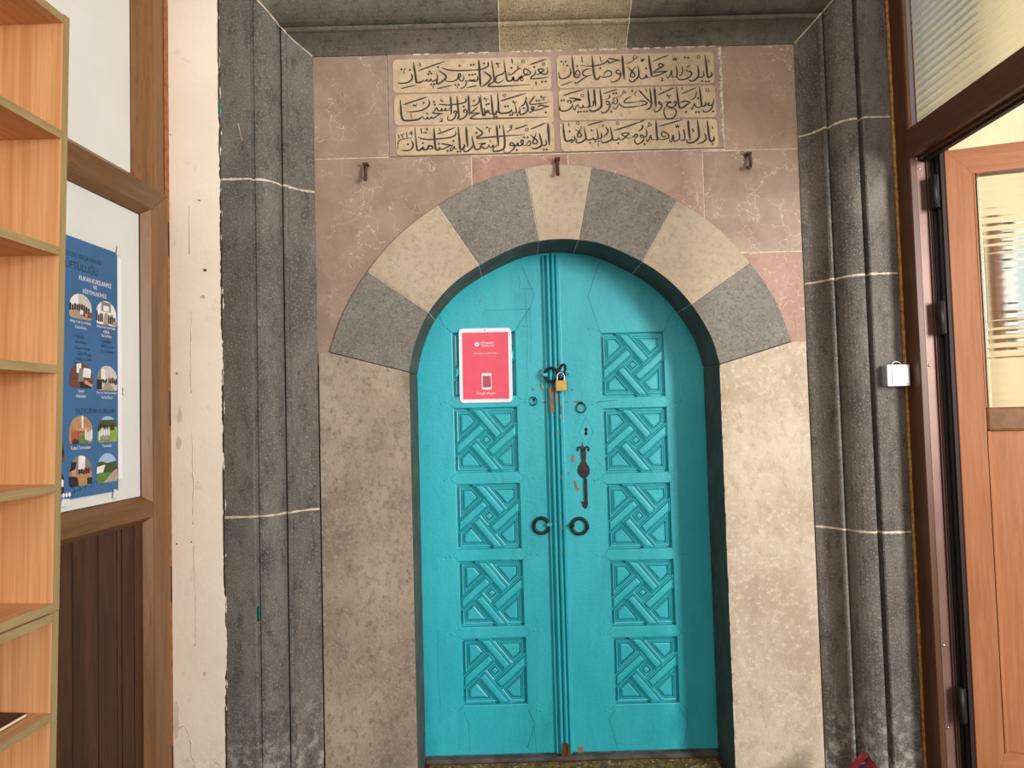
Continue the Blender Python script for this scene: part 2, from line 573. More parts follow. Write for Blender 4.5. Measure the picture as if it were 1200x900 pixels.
for k, (x, zz, a, b) in enumerate(wear):
    MB().prism([(x + a * random.uniform(.6, 1.1) * math.cos(q * .785), zz + b * random.uniform(.6, 1.1) * math.sin(q * .785)) for q in range(8)], PY - .0016, PY + .003).build(
        'plaster_chip', SLATE if k in (0, 2) else FOAMB if k > 4 or k == 3 else MORTAR, o)
for x, zz, a, b in [(-1.145, 1.42, .010, .03), (-1.15, 1.33, .010, .022), (-1.165, .40, .010, .07)]:
    MB().prism([(x + a * random.uniform(.6, 1.2) * math.cos(q * .52), zz + b * random.uniform(.6, 1.2) * math.sin(q * .52)) for q in range(12)], PY - .0017, PY + .003).build(
        'plaster_patch', M('patch_plaster', S(208, 194, 174), S(220, 204, 184), 20, .95), o)
CRACK = M('crack_line', S(206, 187, 160), S(222, 204, 180), 60, .95)
for pts in ([(-1.105, 2.15), (-1.108, 1.98)], [(-1.103, 1.78), (-1.106, 1.62), (-1.104, 1.50)], [(-1.105, 1.36), (-1.101, 1.18), (-1.103, 1.05)], [(-1.100, .98), (-1.098, .80), (-1.10, .64)],
            [(-1.165, .36), (-1.14, .372), (-1.12, .33), (-1.118, .28), (-1.105, .245), (-1.11, .18), (-1.125, .1)], [(-1.06, .16), (-1.055, .22), (-1.03, .25), (-1.02, .24)]):
    p = [(q.x + random.uniform(-.0025, .0025), PY - .0008, q.y) for q in spline(pts, 9)]
    MB().tube(p, [random.uniform(.0008, .0024) for _ in p], seg=5).build('crack', CRACK if len(pts) < 4 else MORTAR, o)

# ------------------------------------------------------------------ pink marble facing
mar = thing('marble_facing', 'pink veined marble slabs filling the wall above the arch', 'wall facing', (XC, WY, 1.6))


def slab(name, x0, x1, z0, z1, m, lab=None):
    g = .0022
    x0, x1, z0, z1 = x0 + g, x1 - g, z0 + g, z1 - g
    n = 40
    low = [(x0 + (x1 - x0) * i / n, max(z0, ext_z(x0 + (x1 - x0) * i / n) + .002)) for i in range(n + 1)]
    low = [p for p in low if p[1] < z1]
    pl = low + [(low[-1][0], z1), (low[0][0], z1)]
    q = []
    for p in pl:
        if not q or (Vector(p) - Vector(q[-1])).length > 1e-4:
            q.append(p)
    return MB().prism(q, WY, WY + .1).build(name, m, mar, label=lab)


slab('marble_slab', XL, -.437, 2.368, ZT, PINK2)
slab('marble_slab', .82, XR, 2.358, ZT, PINK)
slab('marble_slab', XL, -.128, 1.60, 2.368, PINK2)
slab('marble_slab', -.128, .232, 2.2, 2.364, PINK3, 'small redder slab over the keystone')
slab('marble_slab', .232, .735, 2.1, 2.364, PINK)
slab('marble_slab', .735, XR, 1.972, 2.358, PINK2)
slab('marble_slab', .82, XR, 1.60, 1.972, PINK3)
mt = MB().prism([(XL, 1.6), (-.66, 1.6)] + [(p.x, p.y - .001) for p in ES] + [(1.05, 1.6), (XR, 1.6), (XR, ZT), (.818, ZT), (.818, 2.367), (-.435, 2.367), (-.435, ZT), (XL, ZT)], WY + .0015, WY + .09)
mt.build('mortar', MORTAR, mar)

# ------------------------------------------------------------------ inscription panel
ins = thing('inscription_panel', 'carved stone panel of six calligraphy cartouches above the arch', 'inscription', (.19, WY, 2.365))
MB().box(-.434, .817, WY - .004, WY + .08, 2.368, 2.757).build('slab', INSC, ins, bevel=.002)
# worn white mortar around the panel
for i in range(30):
    x = -.42 + i * .0412
    if random.random() < .8:
        n = 6
        L = random.uniform(.02, .042)
        MB().prism([(x, 2.757)] + [(x + L * k / n, 2.757 - random.uniform(.002, .0085)) for k in range(n + 1)] + [(x + L, 2.757)], WY - .0052, WY - .003).build('mortar_patch', MORTAR, ins)
for i in range(14):
    z = 2.40 + i * .025
    if random.random() < .85:
        n = 5
        MB().prism([(.817, z)] + [(.817 - random.uniform(.002, .012), z + .025 * k / n) for k in range(n + 1)] + [(.817, z + .025)], WY - .0052, WY - .003).build('mortar_patch', MORTAR, ins)

TX = lambda px, py: -1.86992505 + 3.18322575e-3 * px - 9.30077e-5 * py
TZ = lambda px, py: 3.00037334 - 8.90887542e-5 * px - 3.23875813e-3 * py
STROKES = {
 'T1': ((460, 60), [
  (20, [60,435,110,445,180,440,240,415,272,370,265,330,255,310]), (16, [112,518,220,492,325,470]),
  (25, [288,145,300,230,318,340,330,420,355,432,400,425,425,395]), (17, [425,395,432,410,460,412,478,390,490,410,515,412,535,385,545,410,580,412,615,385,630,350,612,300]),
  (18, [355,268,540,200,730,135]), (14, [378,150,388,210]), (22, [640,260,700,300,750,350,720,400,640,450,620,445,625,390,632,330]),
  (17, [745,365,740,400,790,420,870,410,915,375,925,320,945,310,955,340,930,370,960,410,990,400,1000,360,985,325]), (16, [620,520,730,495,840,470]),
  (20, [690,225,780,255,900,265,1050,262,1200,250]), (15, [945,520,1000,500,1035,450,1020,400]),
  (17, [1020,400,1060,415,1090,395,1100,415,1135,410,1145,390,1155,412,1190,410]), (14, [1040,510,1180,475]),
  (11, [570,460,572,520]), (11, [905,480,915,520]), (10, [150,265,165,240,185,240]), (9, [155,320,152,270])],
  [635,215,940,195,1100,185,1138,180,515,280,500,315,540,305,1078,325,1120,325,1158,318,540,460,583,455,880,468,928,465,118,250,240,255], []),
 'T2': ((550, 60), [
  (19, [0,255,100,255,200,235,262,200,265,160,255,140]), (26, [130,115,140,250,150,400,155,490]), (17, [0,410,30,400,60,415,100,410,118,375,105,340]),
  (22, [190,275,250,310,300,360,280,410,220,465,160,492]), (21, [310,120,330,240,348,400,330,430,275,462,280,488,400,488,600,478,860,464]),
  (18, [495,270,470,310,390,340,368,380,375,432,430,432,485,390]), (23, [487,110,500,230,518,340,535,405,580,410,610,385,618,355,625,400,670,405,700,375,740,345,720,380,735,410,765,400]),
  (16, [765,400,750,360,780,330,840,325,860,295,830,260,780,240,765,275,775,310,820,310,815,275]), (12, [400,160,410,230]), (10, [410,170,435,155]), (14, [595,95,608,165]),
  (16, [548,290,560,325,610,310,660,265,710,235,735,240]), (12, [710,235,680,225,675,205,705,200]), (18, [850,182,960,145,1090,100]),
  (18, [930,260,925,310,880,350,865,375,900,380,1000,372,1120,355]), (18, [930,310,970,320,1010,290,1050,260,1010,240,970,255,990,280,1040,315,1085,310,1105,280,1100,220]),
  (14, [935,415,945,475]), (14, [0,495,110,475])],
  [205,165,382,165,592,228,915,215,1025,425,1075,420], [757,135,18,1045,175,18]),
 'T3': ((460, 100), [
  (25, [105,195,112,290,122,400,140,470,190,490,280,485,350,475,400,450,430,430]), (17, [430,430,440,465,475,465,490,440,500,465,530,462,545,440,560,455,600,440,650,410,710,390]),
  (20, [145,270,300,215,490,155]), (20, [190,365,300,365,420,340,495,295,520,250,505,195]), (10, [310,265,325,280,335,255,355,265]), (10, [325,280,330,310]),
  (12, [255,390,268,455]), (11, [475,370,490,400,505,385]), (10, [475,370,478,395]), (14, [685,180,680,210,700,220,715,205]), (19, [640,260,700,265,800,270,920,255,1010,235,1035,200,1020,175]),
  (23, [815,150,822,280,825,410]), (22, [905,145,915,260,925,360,930,440,905,470]), (18, [885,395,860,380,870,355,900,365,890,400,880,440,840,480,790,485,775,460,785,410]),
  (19, [925,400,930,460,960,470,1010,445,1045,400,1040,350,1015,335,1000,365,1030,380]), (25, [1065,135,1072,250,1080,420]),
  (16, [600,380,560,385,590,350,620,310,640,350,680,350,690,320,700,350,735,345,745,315,755,350,790,340,800,310]), (21, [560,385,620,390,710,395]),
  (12, [660,460,700,465,690,490,670,500,690,505,715,490])], [298,275,435,240,580,225,592,265,1000,290,1145,210], []),
 'T4': ((550, 100), [
  (18, [30,280,80,275,130,240,140,190,120,150]), (24, [155,130,165,260,180,360,195,415,215,410,220,370,205,310]), (18, [125,290,60,350,20,385,100,385,155,380]),
  (20, [155,385,80,410,35,440,40,465,300,460,700,450,1105,437]), (11, [205,175,220,190]), (10, [240,185,235,230]), (10, [240,190,265,175]), (17, [255,330,235,370,250,380,270,350,285,390,320,395]),
  (25, [305,125,318,250,330,370,345,405,370,395,385,370,375,345]), (25, [395,110,408,240,412,350,440,385,500,385,560,375,590,355,600,330]), (19, [435,215,580,170,800,105]),
  (16, [605,360,615,380,650,378,660,340,645,270]), (11, [605,225,640,240]), (10, [640,245,665,215]), (12, [638,240,640,270]), (15, [660,370,690,380,715,340,700,310]),
  (16, [710,300,760,270,785,230,800,180,790,150]), (21, [790,200,810,260,825,330,790,380,730,405,710,380,715,330]), (17, [830,340,850,375,890,350,910,310,890,295,875,325,900,345,960,340,1000,330,1050,310,1125,290]),
  (20, [960,300,1000,275,1060,285,1125,292]), (17, [930,150,905,165,870,215,850,245,880,262,1000,250,1105,238]), (12, [1040,165,1050,215]), (10, [1045,170,1080,150])],
  [65,210,240,265,270,255,215,180,350,435,385,432,505,290,542,288,575,412,605,408,678,412,618,225,765,315,1075,375,945,210,985,210,1015,155], [492,135,18]),
 'T5': ((460, 138), [
  (13, [75,440,80,340,110,305,180,290,290,272]), (14, [80,225,95,290]), (12, [125,230,150,235]), (12, [120,225,150,280]), (10, [150,238,165,215]), (12, [195,195,208,275]),
  (12, [250,190,240,215,265,225,275,205,262,190,275,265]), (23, [315,130,325,260,338,380,355,450,400,440,430,410,440,440,480,440,500,420,510,390,545,390,570,415,540,435,505,425]),
  (20, [125,445,180,455,250,445,290,400,285,350,265,310]), (14, [400,140,410,220]), (10, [435,190,445,210,465,195,470,215,490,190]), (10, [470,165,495,160]),
  (20, [355,262,420,290,520,300,700,285,830,265,890,230,885,175]), (25, [580,135,590,250,600,380,615,440,650,440,665,400]), (18, [665,400,675,435,720,430,780,400,850,375]),
  (22, [690,360,740,365,850,385]), (19, [625,225,740,185,885,130]), (12, [655,135,675,185]), (14, [855,375,820,430,815,460,840,450,870,395,880,430,930,425]),
  (25, [925,120,935,240,945,350,955,430,985,430,1015,390,1000,360]), (25, [1035,120,1045,260,1060,410]), (20, [1130,380,1110,420,1050,465,1010,465,1005,430])],
  [218,365,485,155,428,350,655,360,775,460,858,320,918,468,958,465], []),
 'T6': ((550, 138), [
  (21, [35,255,55,340,75,410,100,440,150,425,200,390]), (18, [115,360,170,355,230,355,180,370,160,395,220,425,260,410,280,370]), (16, [280,370,290,410,320,405,335,380,345,405,380,395,385,365]),
  (10, [290,300,298,340]), (21, [95,130,140,160,185,205,160,240,110,265,130,282,300,265,550,245,780,232]), (12, [275,140,282,205]), (10, [280,150,315,135]),
  (24, [385,100,395,220,412,400]), (12, [425,95,435,150]), (23, [475,95,490,220,500,340,490,420,430,455,360,465,335,450,340,400]), (12, [575,95,600,100,590,130,570,125,575,95]),
  (12, [600,110,590,150,550,185,520,200]), (18, [635,155,730,125,825,92]), (18, [860,155,960,115,1075,68]),
  (18, [485,440,500,480,550,485,600,455,640,400,620,355,585,345,575,380,620,385,660,385,685,350,690,385,730,380,760,340,745,305,725,330,740,360,780,385,820,370]),
  (16, [800,375,840,320,865,345,850,380,810,390]), (18, [855,230,900,270,950,310,955,345,910,360,895,330,920,270,940,195]), (22, [985,210,1005,290,1020,370,980,410,910,430,880,410]),
  (16, [1020,370,1050,385,1085,360,1075,300]), (26, [1105,70,1115,200,1125,380])], [100,205,250,130,770,270,822,270,668,445,1050,440,1090,440], [810,160,20]),
 'T7': ((650, 56), [
  (20, [60,340,75,415,130,425,200,395,230,340,215,265]), (9, [125,245,130,195]), (14, [85,525,250,465]), (23, [245,105,258,220,272,350,285,400,330,410,360,380]),
  (16, [355,395,360,350,330,310,300,330,305,370,350,375]), (13, [385,110,392,205]), (18, [375,235,460,248,560,245,660,225,720,200,750,170,770,200,790,205,850,180,930,170]),
  (21, [760,140,820,150,935,172]), (25, [530,100,540,230,555,350,580,430,620,425,640,385]), (16, [640,385,680,405,740,400,800,380,800,330,750,315,710,345,690,390]), (12, [640,110,658,195]),
  (18, [520,285,450,295,400,330,405,375,460,390,540,370]), (18, [460,395,400,430,330,480,295,490,285,465]), (18, [935,345,915,310,880,310,870,345,920,360,935,345,920,420,860,465,810,475,785,440]),
  (27, [955,100,965,230,985,440]), (12, [1130,90,1165,120,1130,150,1110,130,1130,90]), (12, [1130,150,1080,190,1005,220]), (18, [1030,260,1080,310,1130,370,1110,405,1070,390,1090,330,1145,250]),
  (20, [1175,240,1190,330,1180,400,1110,470,1065,460,1050,430])], [180,240,95,185,158,185,318,250,645,280], []),
 'T8': ((745, 56), [
  (19, [48,390,80,425,130,420,155,380,165,410,210,410]), (26, [190,100,205,230,225,340,230,400]), (18, [230,400,300,385,370,360,450,325]),
  (20, [250,340,300,300,360,270,400,240,350,215,330,240,370,280]), (20, [250,345,330,330,460,320]), (12, [75,140,90,185,105,145,110,180,130,140]), (16, [245,185,350,140,480,95]),
  (12, [350,410,385,425,365,460,420,445]), (14, [430,370,450,415,490,380,510,310,520,400,560,400]), (16, [575,240,590,340,580,400,560,400]), (18, [590,400,620,440,700,435,780,390,790,340,760,310]),
  (14, [655,245,665,330,640,380,600,370]), (16, [710,310,780,335]), (14, [720,270,780,235]), (12, [525,120,540,170,560,130,570,175,590,120]), (20, [880,240,890,320,890,390,830,450,780,460,755,440]),
  (16, [890,395,930,410,965,380,960,320]), (23, [985,95,1000,220,1015,370,1030,410,1075,380,1070,330]), (12, [1030,155,1040,215])],
  [150,280,700,130,745,130,940,462,995,468,1035,465], [893,122,20]),
 'T9': ((650, 96), [
  (19, [75,320,75,380,120,405,190,390,240,350,250,300]), (18, [190,290,185,265,215,255,235,280,205,300]), (22, [205,220,270,225,370,245,300,250,250,275]), (19, [110,190,250,145,415,98]),
  (14, [330,300,300,350,290,385,270,380,260,330]), (15, [330,300,345,350,390,355,400,320,410,350,450,350]), (24, [470,95,480,210,492,310,480,345,450,350]), (16, [490,345,540,325,545,270,540,255]),
  (26, [555,90,565,210,580,345]), (25, [640,90,652,200,660,320,630,370,560,405,505,400,490,370]), (16, [685,162,780,130,885,92]), (10, [750,175,780,180,770,205,750,190]), (12, [785,180,770,220,710,250]),
  (18, [720,290,740,265,775,285,750,315,720,300]), (19, [775,290,780,340,740,405,680,430,650,400]), (14, [760,310,800,310,820,280,850,305,880,290,885,240,860,215,825,235,830,265,880,270]),
  (12, [830,330,835,370,860,375,890,330,910,300]), (19, [905,290,940,330,1000,350,1100,345,1200,330]), (12, [975,110,1000,145,960,150,975,110]), (10, [960,160,930,190,880,210]),
  (17, [1080,195,1010,235,980,280,1050,285,1200,270]), (10, [1130,150,1135,195]), (10, [1130,150,1160,120])],
  [98,255,135,250,330,415,370,412,415,410,458,408,830,155,870,153,800,412,1095,120], [392,185,20]),
 'T10': ((745, 96), [
  (18, [55,263,80,262,140,270,160,300,100,320,55,335]), (20, [45,105,120,190,215,290]), (22, [205,80,215,200,225,310,190,370,140,390]), (12, [140,85,160,140]), (12, [350,65,360,110]), (12, [652,65,662,110]),
  (27, [265,70,275,200,288,350]), (18, [375,310,340,270,330,300,370,320,360,360,310,410,265,405,260,360]), (18, [315,178,420,130,545,75]), (10, [470,185,475,235]), (10, [475,190,500,180]),
  (18, [405,285,450,275,505,275,450,300,445,330,500,350,550,335,575,290,555,270,540,300,570,320]), (16, [445,330,405,370,400,440,430,500,480,512,540,490,570,430,560,380,500,365,440,370]),
  (22, [575,60,590,180,605,290,625,360,680,345,730,310,770,285]), (20, [630,285,700,265,775,285]), (16, [640,168,750,120,865,70]), (14, [855,120,855,170,830,220,765,255]),
  (14, [835,290,810,340,795,380,770,350]), (16, [830,290,850,345,900,350,930,330]), (23, [900,55,915,180,925,290,940,335,985,320,985,270]), (18, [1050,310,1025,290,1020,320,1060,325,1090,300,1100,230]),
  (18, [1080,310,1075,360,1020,410,965,415,945,385])], [450,185,710,415,850,420,890,418,1090,410,880,225], [1015,110,22]),
 'T11': ((650, 134), [
  (24, [118,110,128,230,142,330,170,370,220,360,240,335]), (18, [240,335,255,365,285,345,275,290]), (12, [195,105,208,170]), (18, [285,200,340,240,378,285,350,315,320,290,350,230,385,165]),
  (21, [410,170,430,260,440,330,400,370,340,395,305,380,310,330]), (20, [440,330,470,355,520,345,545,320]), (20, [545,320,555,345,590,345,610,320,595,190]), (20, [610,340,650,330,660,300,655,250]), (10, [610,395,615,455]),
  (18, [455,150,560,120,690,90]), (19, [685,310,740,260,750,220,715,170]), (21, [785,170,800,260,810,320,780,360,710,390,665,385,655,350]), (20, [810,320,830,355,880,350,910,320]),
  (21, [835,222,1000,170,1200,100]), (16, [910,320,920,350,960,345,1000,305,1045,265,990,255,945,275,980,300,1030,330,1080,320]), (17, [1080,320,1110,305,1150,270,1165,295,1140,320,1120,310]),
  (17, [1130,330,1125,380,1160,410,1200,400])], [210,235,240,385,520,220,680,150,498,395,575,375,622,372,895,400], [328,120,20,885,118,20]),
 'T12': ((745, 134), [
  (18, [55,105,125,75]), (18, [30,235,85,200,100,160,75,150]), (18, [75,330,65,290,95,285,110,315,75,325]), (18, [110,315,140,310,155,270,145,200]), (18, [115,330,100,370,40,410,0,410]),
  (12, [190,105,220,145,180,150,190,105]), (10, [190,155,145,190]), (16, [150,330,165,375,190,340,210,290,225,345,270,350]), (24, [285,75,292,190,300,300,310,345,270,352]),
  (16, [310,345,370,350,450,330,465,290,420,250,375,240,365,290,410,315,420,270]), (18, [325,165,480,120,660,68]), (15, [470,330,485,380,505,370,525,285,540,370,580,365,610,340]), (18, [605,225,615,300,610,350]),
  (18, [610,350,680,355,690,300,675,220,660,215]), (12, [560,140,570,180,590,145,600,180,620,140]), (26, [738,75,745,200,765,355]), (24, [870,70,880,180,890,300,850,360,780,395,725,385,715,350]),
  (12, [815,185,790,210,820,225,785,250]), (19, [965,260,990,330,950,380,860,412]), (25, [1005,80,1020,200,1035,330,1060,375,1100,350,1095,300]), (12, [1075,160,1085,205])], [125,412,1080,410], []),
}
CARTS = [('T1T2', [(459, 69), (645, 65.5), (646.5, 104.5), (460, 108.5)]), ('T3T4', [(461, 110.5), (648, 105.5), (649, 144), (462, 146.5)]), ('T5T6', [(463, 148), (649, 143), (650, 177), (464.5, 181.5)]),
         ('T7T8', [(652, 64), (837, 60), (838, 97), (653.5, 103)]), ('T9T10', [(654, 104.5), (838.5, 99), (840, 136.5), (656, 141)]), ('T11T12', [(655, 142.5), (840, 138.5), (842.5, 172), (658, 177)])]
LY = WY - .0075
for key, q in CARTS:
    c = [Vector((TX(*p), TZ(*p))) for p in q]
    poly = []
    for i in range(4):
        p, a, b = c[i], c[i - 1], c[(i + 1) % 4]
        da, db = (a - p).normalized(), (b - p).normalized()
        ctr = p + (da + db) * .002
        for k in range(5):       # scooped corners
            t = k / 4 * math.pi / 2
            poly.append(tuple(p + da * .017 * math.cos(t) + db * .017 * math.sin(t) if False else p + da * (.016 * (1 - math.sin(t))) + db * (.016 * (1 - math.cos(t)))))
    co = MB().prism(poly, WY - .0072, WY - .001).build('cartouche', CART, ins, bevel=.0012)
    let = MB()
    kk = 0
    for tk in key.replace('T', ' T').split():
        (ox, oy), st, dots, circs = STROKES[tk]
        f = lambda u, v: Vector((TX(ox + u / 12, oy + v / 12), TZ(ox + u / 12, oy + v / 12)))
        K = 3.2e-3 / 12
        items = [(wd, [f(a[i], a[i + 1]) for i in range(0, len(a), 2)], False) for wd, a in st]
        for i in range(0, len(circs), 3):
            items.append((9, [f(circs[i] + circs[i + 2] * math.cos(t * .6283), circs[i + 1] + circs[i + 2] * math.sin(t * .6283)) for t in range(11)], True))
        for wd, pts, circ in items:
            sp = spline(pts, 6) if len(pts) > 2 else [pts[0].lerp(pts[-1], t / 5) for t in range(6)]
            n = len(sp)
            kk += 1
            y = LY - .000012 * kk
            vs = []
            for i, p in enumerate(sp):
                t = (sp[min(i + 1, n - 1)] - sp[max(i - 1, 0)]).normalized()
                nn = Vector((-t.y, t.x))
                ends = min(1, .35 + 3.2 * min(i + .5, n - 1 - i + .2) / n) if not circ else 1
                hw = wd * K * .62 * ends * (.82 + .2 * abs(t.y))
                a, b = p + nn * hw, p - nn * hw
                vs += [(a.x, y, a.y), (b.x, y, b.y)]
            let.add(vs, [(2 * i, 2 * i + 1, 2 * i + 3, 2 * i + 2) for i in range(n - 1)])
        for i in range(0, len(dots), 2):
            kk += 1
            y = LY - .000012 * kk
            p = f(dots[i], dots[i + 1])
            r = 19 * K
            let.add([(p.x - r, y, p.y), (p.x, y, p.y - r), (p.x + r, y, p.y), (p.x, y, p.y + r)], [(0, 1, 2, 3)])
    let.build('lettering', INK, co, fix=False, label='dark flowing calligraphy line')

# ------------------------------------------------------------------ arch: seven voussoirs and two jambs
arch = thing('stone_arch', 'low stone arch with alternating grey and buff blocks on buff jambs', 'arch', (XC, WY, 0))
FY, BY = WY - .008, DY - .004


def seg_between(curve, a, b):
    pts = [p for p in curve if a < p.x < b]
    return pts


cuts_i = [-.3765, -.299, -.108, .116, .262, .494, .668, .7655]
cuts_e = [-.671, -.524, -.258, .073, .318, .632, .893, 1.036]


def at_x(curve, x):
    for a, b in zip(curve, curve[1:]):
        if a.x <= x <= b.x:
            return Vector((x, a.y + (b.y - a.y) * (x - a.x) / max(b.x - a.x, 1e-6)))
    return curve[0].copy() if x <= curve[0].x else curve[-1].copy()


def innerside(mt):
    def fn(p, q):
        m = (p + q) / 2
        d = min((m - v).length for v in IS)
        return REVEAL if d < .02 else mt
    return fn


for k in range(7):
    i0, i1 = at_x(IS, cuts_i[k]), at_x(IS, cuts_i[k + 1])
    e0, e1 = at_x(ES, cuts_e[k]), at_x(ES, cuts_e[k + 1])
    inn = [i0] + seg_between(IS, cuts_i[k], cuts_i[k + 1]) + [i1]
    out = [e0] + seg_between(ES, cuts_e[k], cuts_e[k + 1]) + [e1]
    poly = [tuple(p) for p in inn] + [tuple(p) for p in reversed(out)]
    m = GREYV if k % 2 == 0 else BUFFV
    if k == 3:
        m = BUFFV
    if k in (0, 2, 4, 6):
        m = GREYV
    # tiny gap for the joint
    cx = sum(p[0] for p in poly) / len(poly)
    cz = sum(p[1] for p in poly) / len(poly)
    poly = [poly[i] for i in range(len(poly)) if (Vector(poly[i]) - Vector(poly[i - 1])).length > .006]
    poly = [tuple(p) for p in inset(poly, .0013)]
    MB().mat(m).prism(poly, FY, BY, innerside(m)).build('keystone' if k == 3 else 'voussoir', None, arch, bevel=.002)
am = MB().prism([tuple(p) for p in inset([tuple(p) for p in IS] + [tuple(p) for p in reversed(ES)], .003)], FY + .0025, BY - .002)
am.build('mortar', MORTAR, arch)


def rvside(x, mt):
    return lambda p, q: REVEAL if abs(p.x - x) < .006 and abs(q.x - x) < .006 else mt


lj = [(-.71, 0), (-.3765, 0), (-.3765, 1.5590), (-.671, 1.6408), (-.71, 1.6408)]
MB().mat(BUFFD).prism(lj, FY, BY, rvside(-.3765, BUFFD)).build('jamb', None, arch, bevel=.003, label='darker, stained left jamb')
rj = [(.7655, 0), (1.088, 0), (1.088, 1.6346), (1.036, 1.6346), (.7655, 1.5568)]
MB().mat(BUFF).prism(rj, FY, BY, rvside(.7655, BUFF)).build('jamb', None, arch, bevel=.003, label='pale right jamb with light chipped edge')
z = .1
while z < 1.5:                       # chipped white edge of the right jamb
    h = random.uniform(.03, .11)
    MB().prism([(.7655, z), (.7655 + random.uniform(.002, .006), z + h * .2), (.7655 + random.uniform(.001, .005), z + h * .8), (.7655, z + h)], FY - .0008, FY + .004).build('edge_chip', MORTAR, arch)
    z += h * random.uniform(.8, 1.6)

# ------------------------------------------------------------------ moulded grey stone surround
sur = thing('stone_surround', 'tall moulded dark grey stone frame enclosing the marble and arch', 'door surround', (XC, PY, 0))


def profile(b0, o1, g1, out, gd):
    """moulding section: offset from the inner edge, depth"""
    P = [(0, WY + .12), (0, WY - .004), (.008, WY - .010)]
    P += [(.008 + (b0 - .010) * t, WY - .010 - .062 * t + .010 * math.sin(t * math.pi)) for t in (.2, .4, .6, .8, 1)]   # hollow splay
    P += [(b0, 2.526), (b0 + .005, 2.520), (b0 + .012, 2.520), (b0 + .016, 2.527), (b0 + .018, 2.538)]                  # bead
    c = b0 + .018
    P += [(o1 - (o1 - c) * math.cos(t), 2.540 - .092 * math.sin(t)) for t in [i * math.pi / 16 for i in range(1, 8)]]   # ovolo
    P += [(o1 - .002, 2.449), (o1 + .001, PY + gd), (g1 - .002, PY + gd), (g1, PY + .004), (g1 + .004, PY), (out - .004, PY), (out, PY + .004), (out, WY + .12)]
    return P


PL_ = profile(.077, .165, .176, .284, .014)
PR_ = profile(.058, .147, .160, .259, .034)
PT_ = profile(.055, .145, .158, .262, .030)


def sweep_jamb(side, z0, z1, top=False):
    mb = MB()
    prof = PL_ if side < 0 else PR_
    X0 = XL if side < 0 else XR
    vs, n = [], len(prof)
    for a, y in prof:
        vs.append((X0 + side * a, y, z0))
    for (a, y), (at, yt) in zip(prof, PT_):
        vs.append((X0 + side * a, y, ZT + at if top else z1))
    fs = [(i, i + 1, n + i + 1, n + i) for i in range(n - 1)]
    fs += [list(range(n)), list(range(2 * n - 1, n - 1, -1)), (n - 1, 0, n, 2 * n - 1)]
    return mb.add(vs, fs, False)


def sweep_lintel(x0, x1, m0=False, m1=False):
    vs, n = [], len(PT_)
    for (a, y), (al, yl) in zip(PT_, PL_):
        vs.append(((XL - al) if m0 else x0, yl if m0 else y, ZT + a))
    for (a, y), (ar, yr) in zip(PT_, PR_):
        vs.append(((XR + ar) if m1 else x1, yr if m1 else y, ZT + a))
    fs = [(i, i + 1, n + i + 1, n + i) for i in range(n - 1)]
    fs += [list(range(n)), list(range(2 * n - 1, n - 1, -1)), (n - 1, 0, n, 2 * n - 1)]
    return MB().add(vs, fs)


g = .004
for side, cuts in ((-1, [0, 1.070, 2.242]), (1, [0, .957, 1.848, 2.400])):
    for k, z0 in enumerate(cuts):
        last = k == len(cuts) - 1
        z1 = None if last else cuts[k + 1]
        sweep_jamb(side, z0 + (g if k else 0), None if last else z1 - g, last).build('jamb_block', BASALT, sur)
        if k:
            pr = [(a, y - .0008) for a, y in (PL_ if side < 0 else PR_)[1:-1]]
            pr = [(pr[0][0], WY + .1)] + pr + [(pr[-1][0], WY + .1)]
            mo = MB()
            X0 = XL if side < 0 else XR
            # a slightly wavy pale mortar line
            den = []
            for (a0, y0), (a1, y1) in zip(pr[1:-1], pr[2:-1]):
                L = max(1, int(math.hypot(a1 - a0, y1 - y0) / .008))
                den += [(a0 + (a1 - a0) * i / L, y0 + (y1 - y0) * i / L) for i in range(L)]
            den.append(pr[-2])
            n = len(den)
            vs = []
            for (a, y) in den:
                w_ = random.uniform(.6, 1.25) * g * .95
                vs += [(X0 + side * a, y, z0 - w_), (X0 + side * a, y, z0 + w_), (X0 + side * a, y + .03, z0 - w_), (X0 + side * a, y + .03, z0 + w_)]
            mo.add(vs, [(4 * i, 4 * i + 1, 4 * i + 5, 4 * i + 4) for i in range(n - 1)] + [(4 * i + 1, 4 * i + 3, 4 * i + 7, 4 * i + 5) for i in range(n - 1)] + [(4 * i, 4 * i + 4, 4 * i + 6, 4 * i + 2) for i in range(n - 1)])
            mo.build('mortar', MORTAR, sur)
sweep_lintel(None, -.014, m0=True).build('lintel_block', BASALT2, sur)
sweep_lintel(-.010, .461).build('lintel_block', TUFF, sur, label='yellowish pitted block in the middle of the lintel')
sweep_lintel(.465, None, m1=True).build('lintel_block', BASALT2, sur)
for sgn, X0 in ((-1, XL), (1, XR)):
    pts = [(X0 + sgn * a, y - .002, ZT + at) for (a, y), (at, yt) in zip((PL_ if sgn < 0 else PR_)[1:-1], PT_[1:-1])]
    MB().tube(pts, [random.uniform(.0022, .004) for _ in pts], seg=6).build('mortar', MORTAR, sur)
for x in (-.012, .463):
    MB().tube([(x, y, ZT + a) for a, y in PT_[1:-1]], .0022, seg=6).build('mortar', MORTAR, sur)
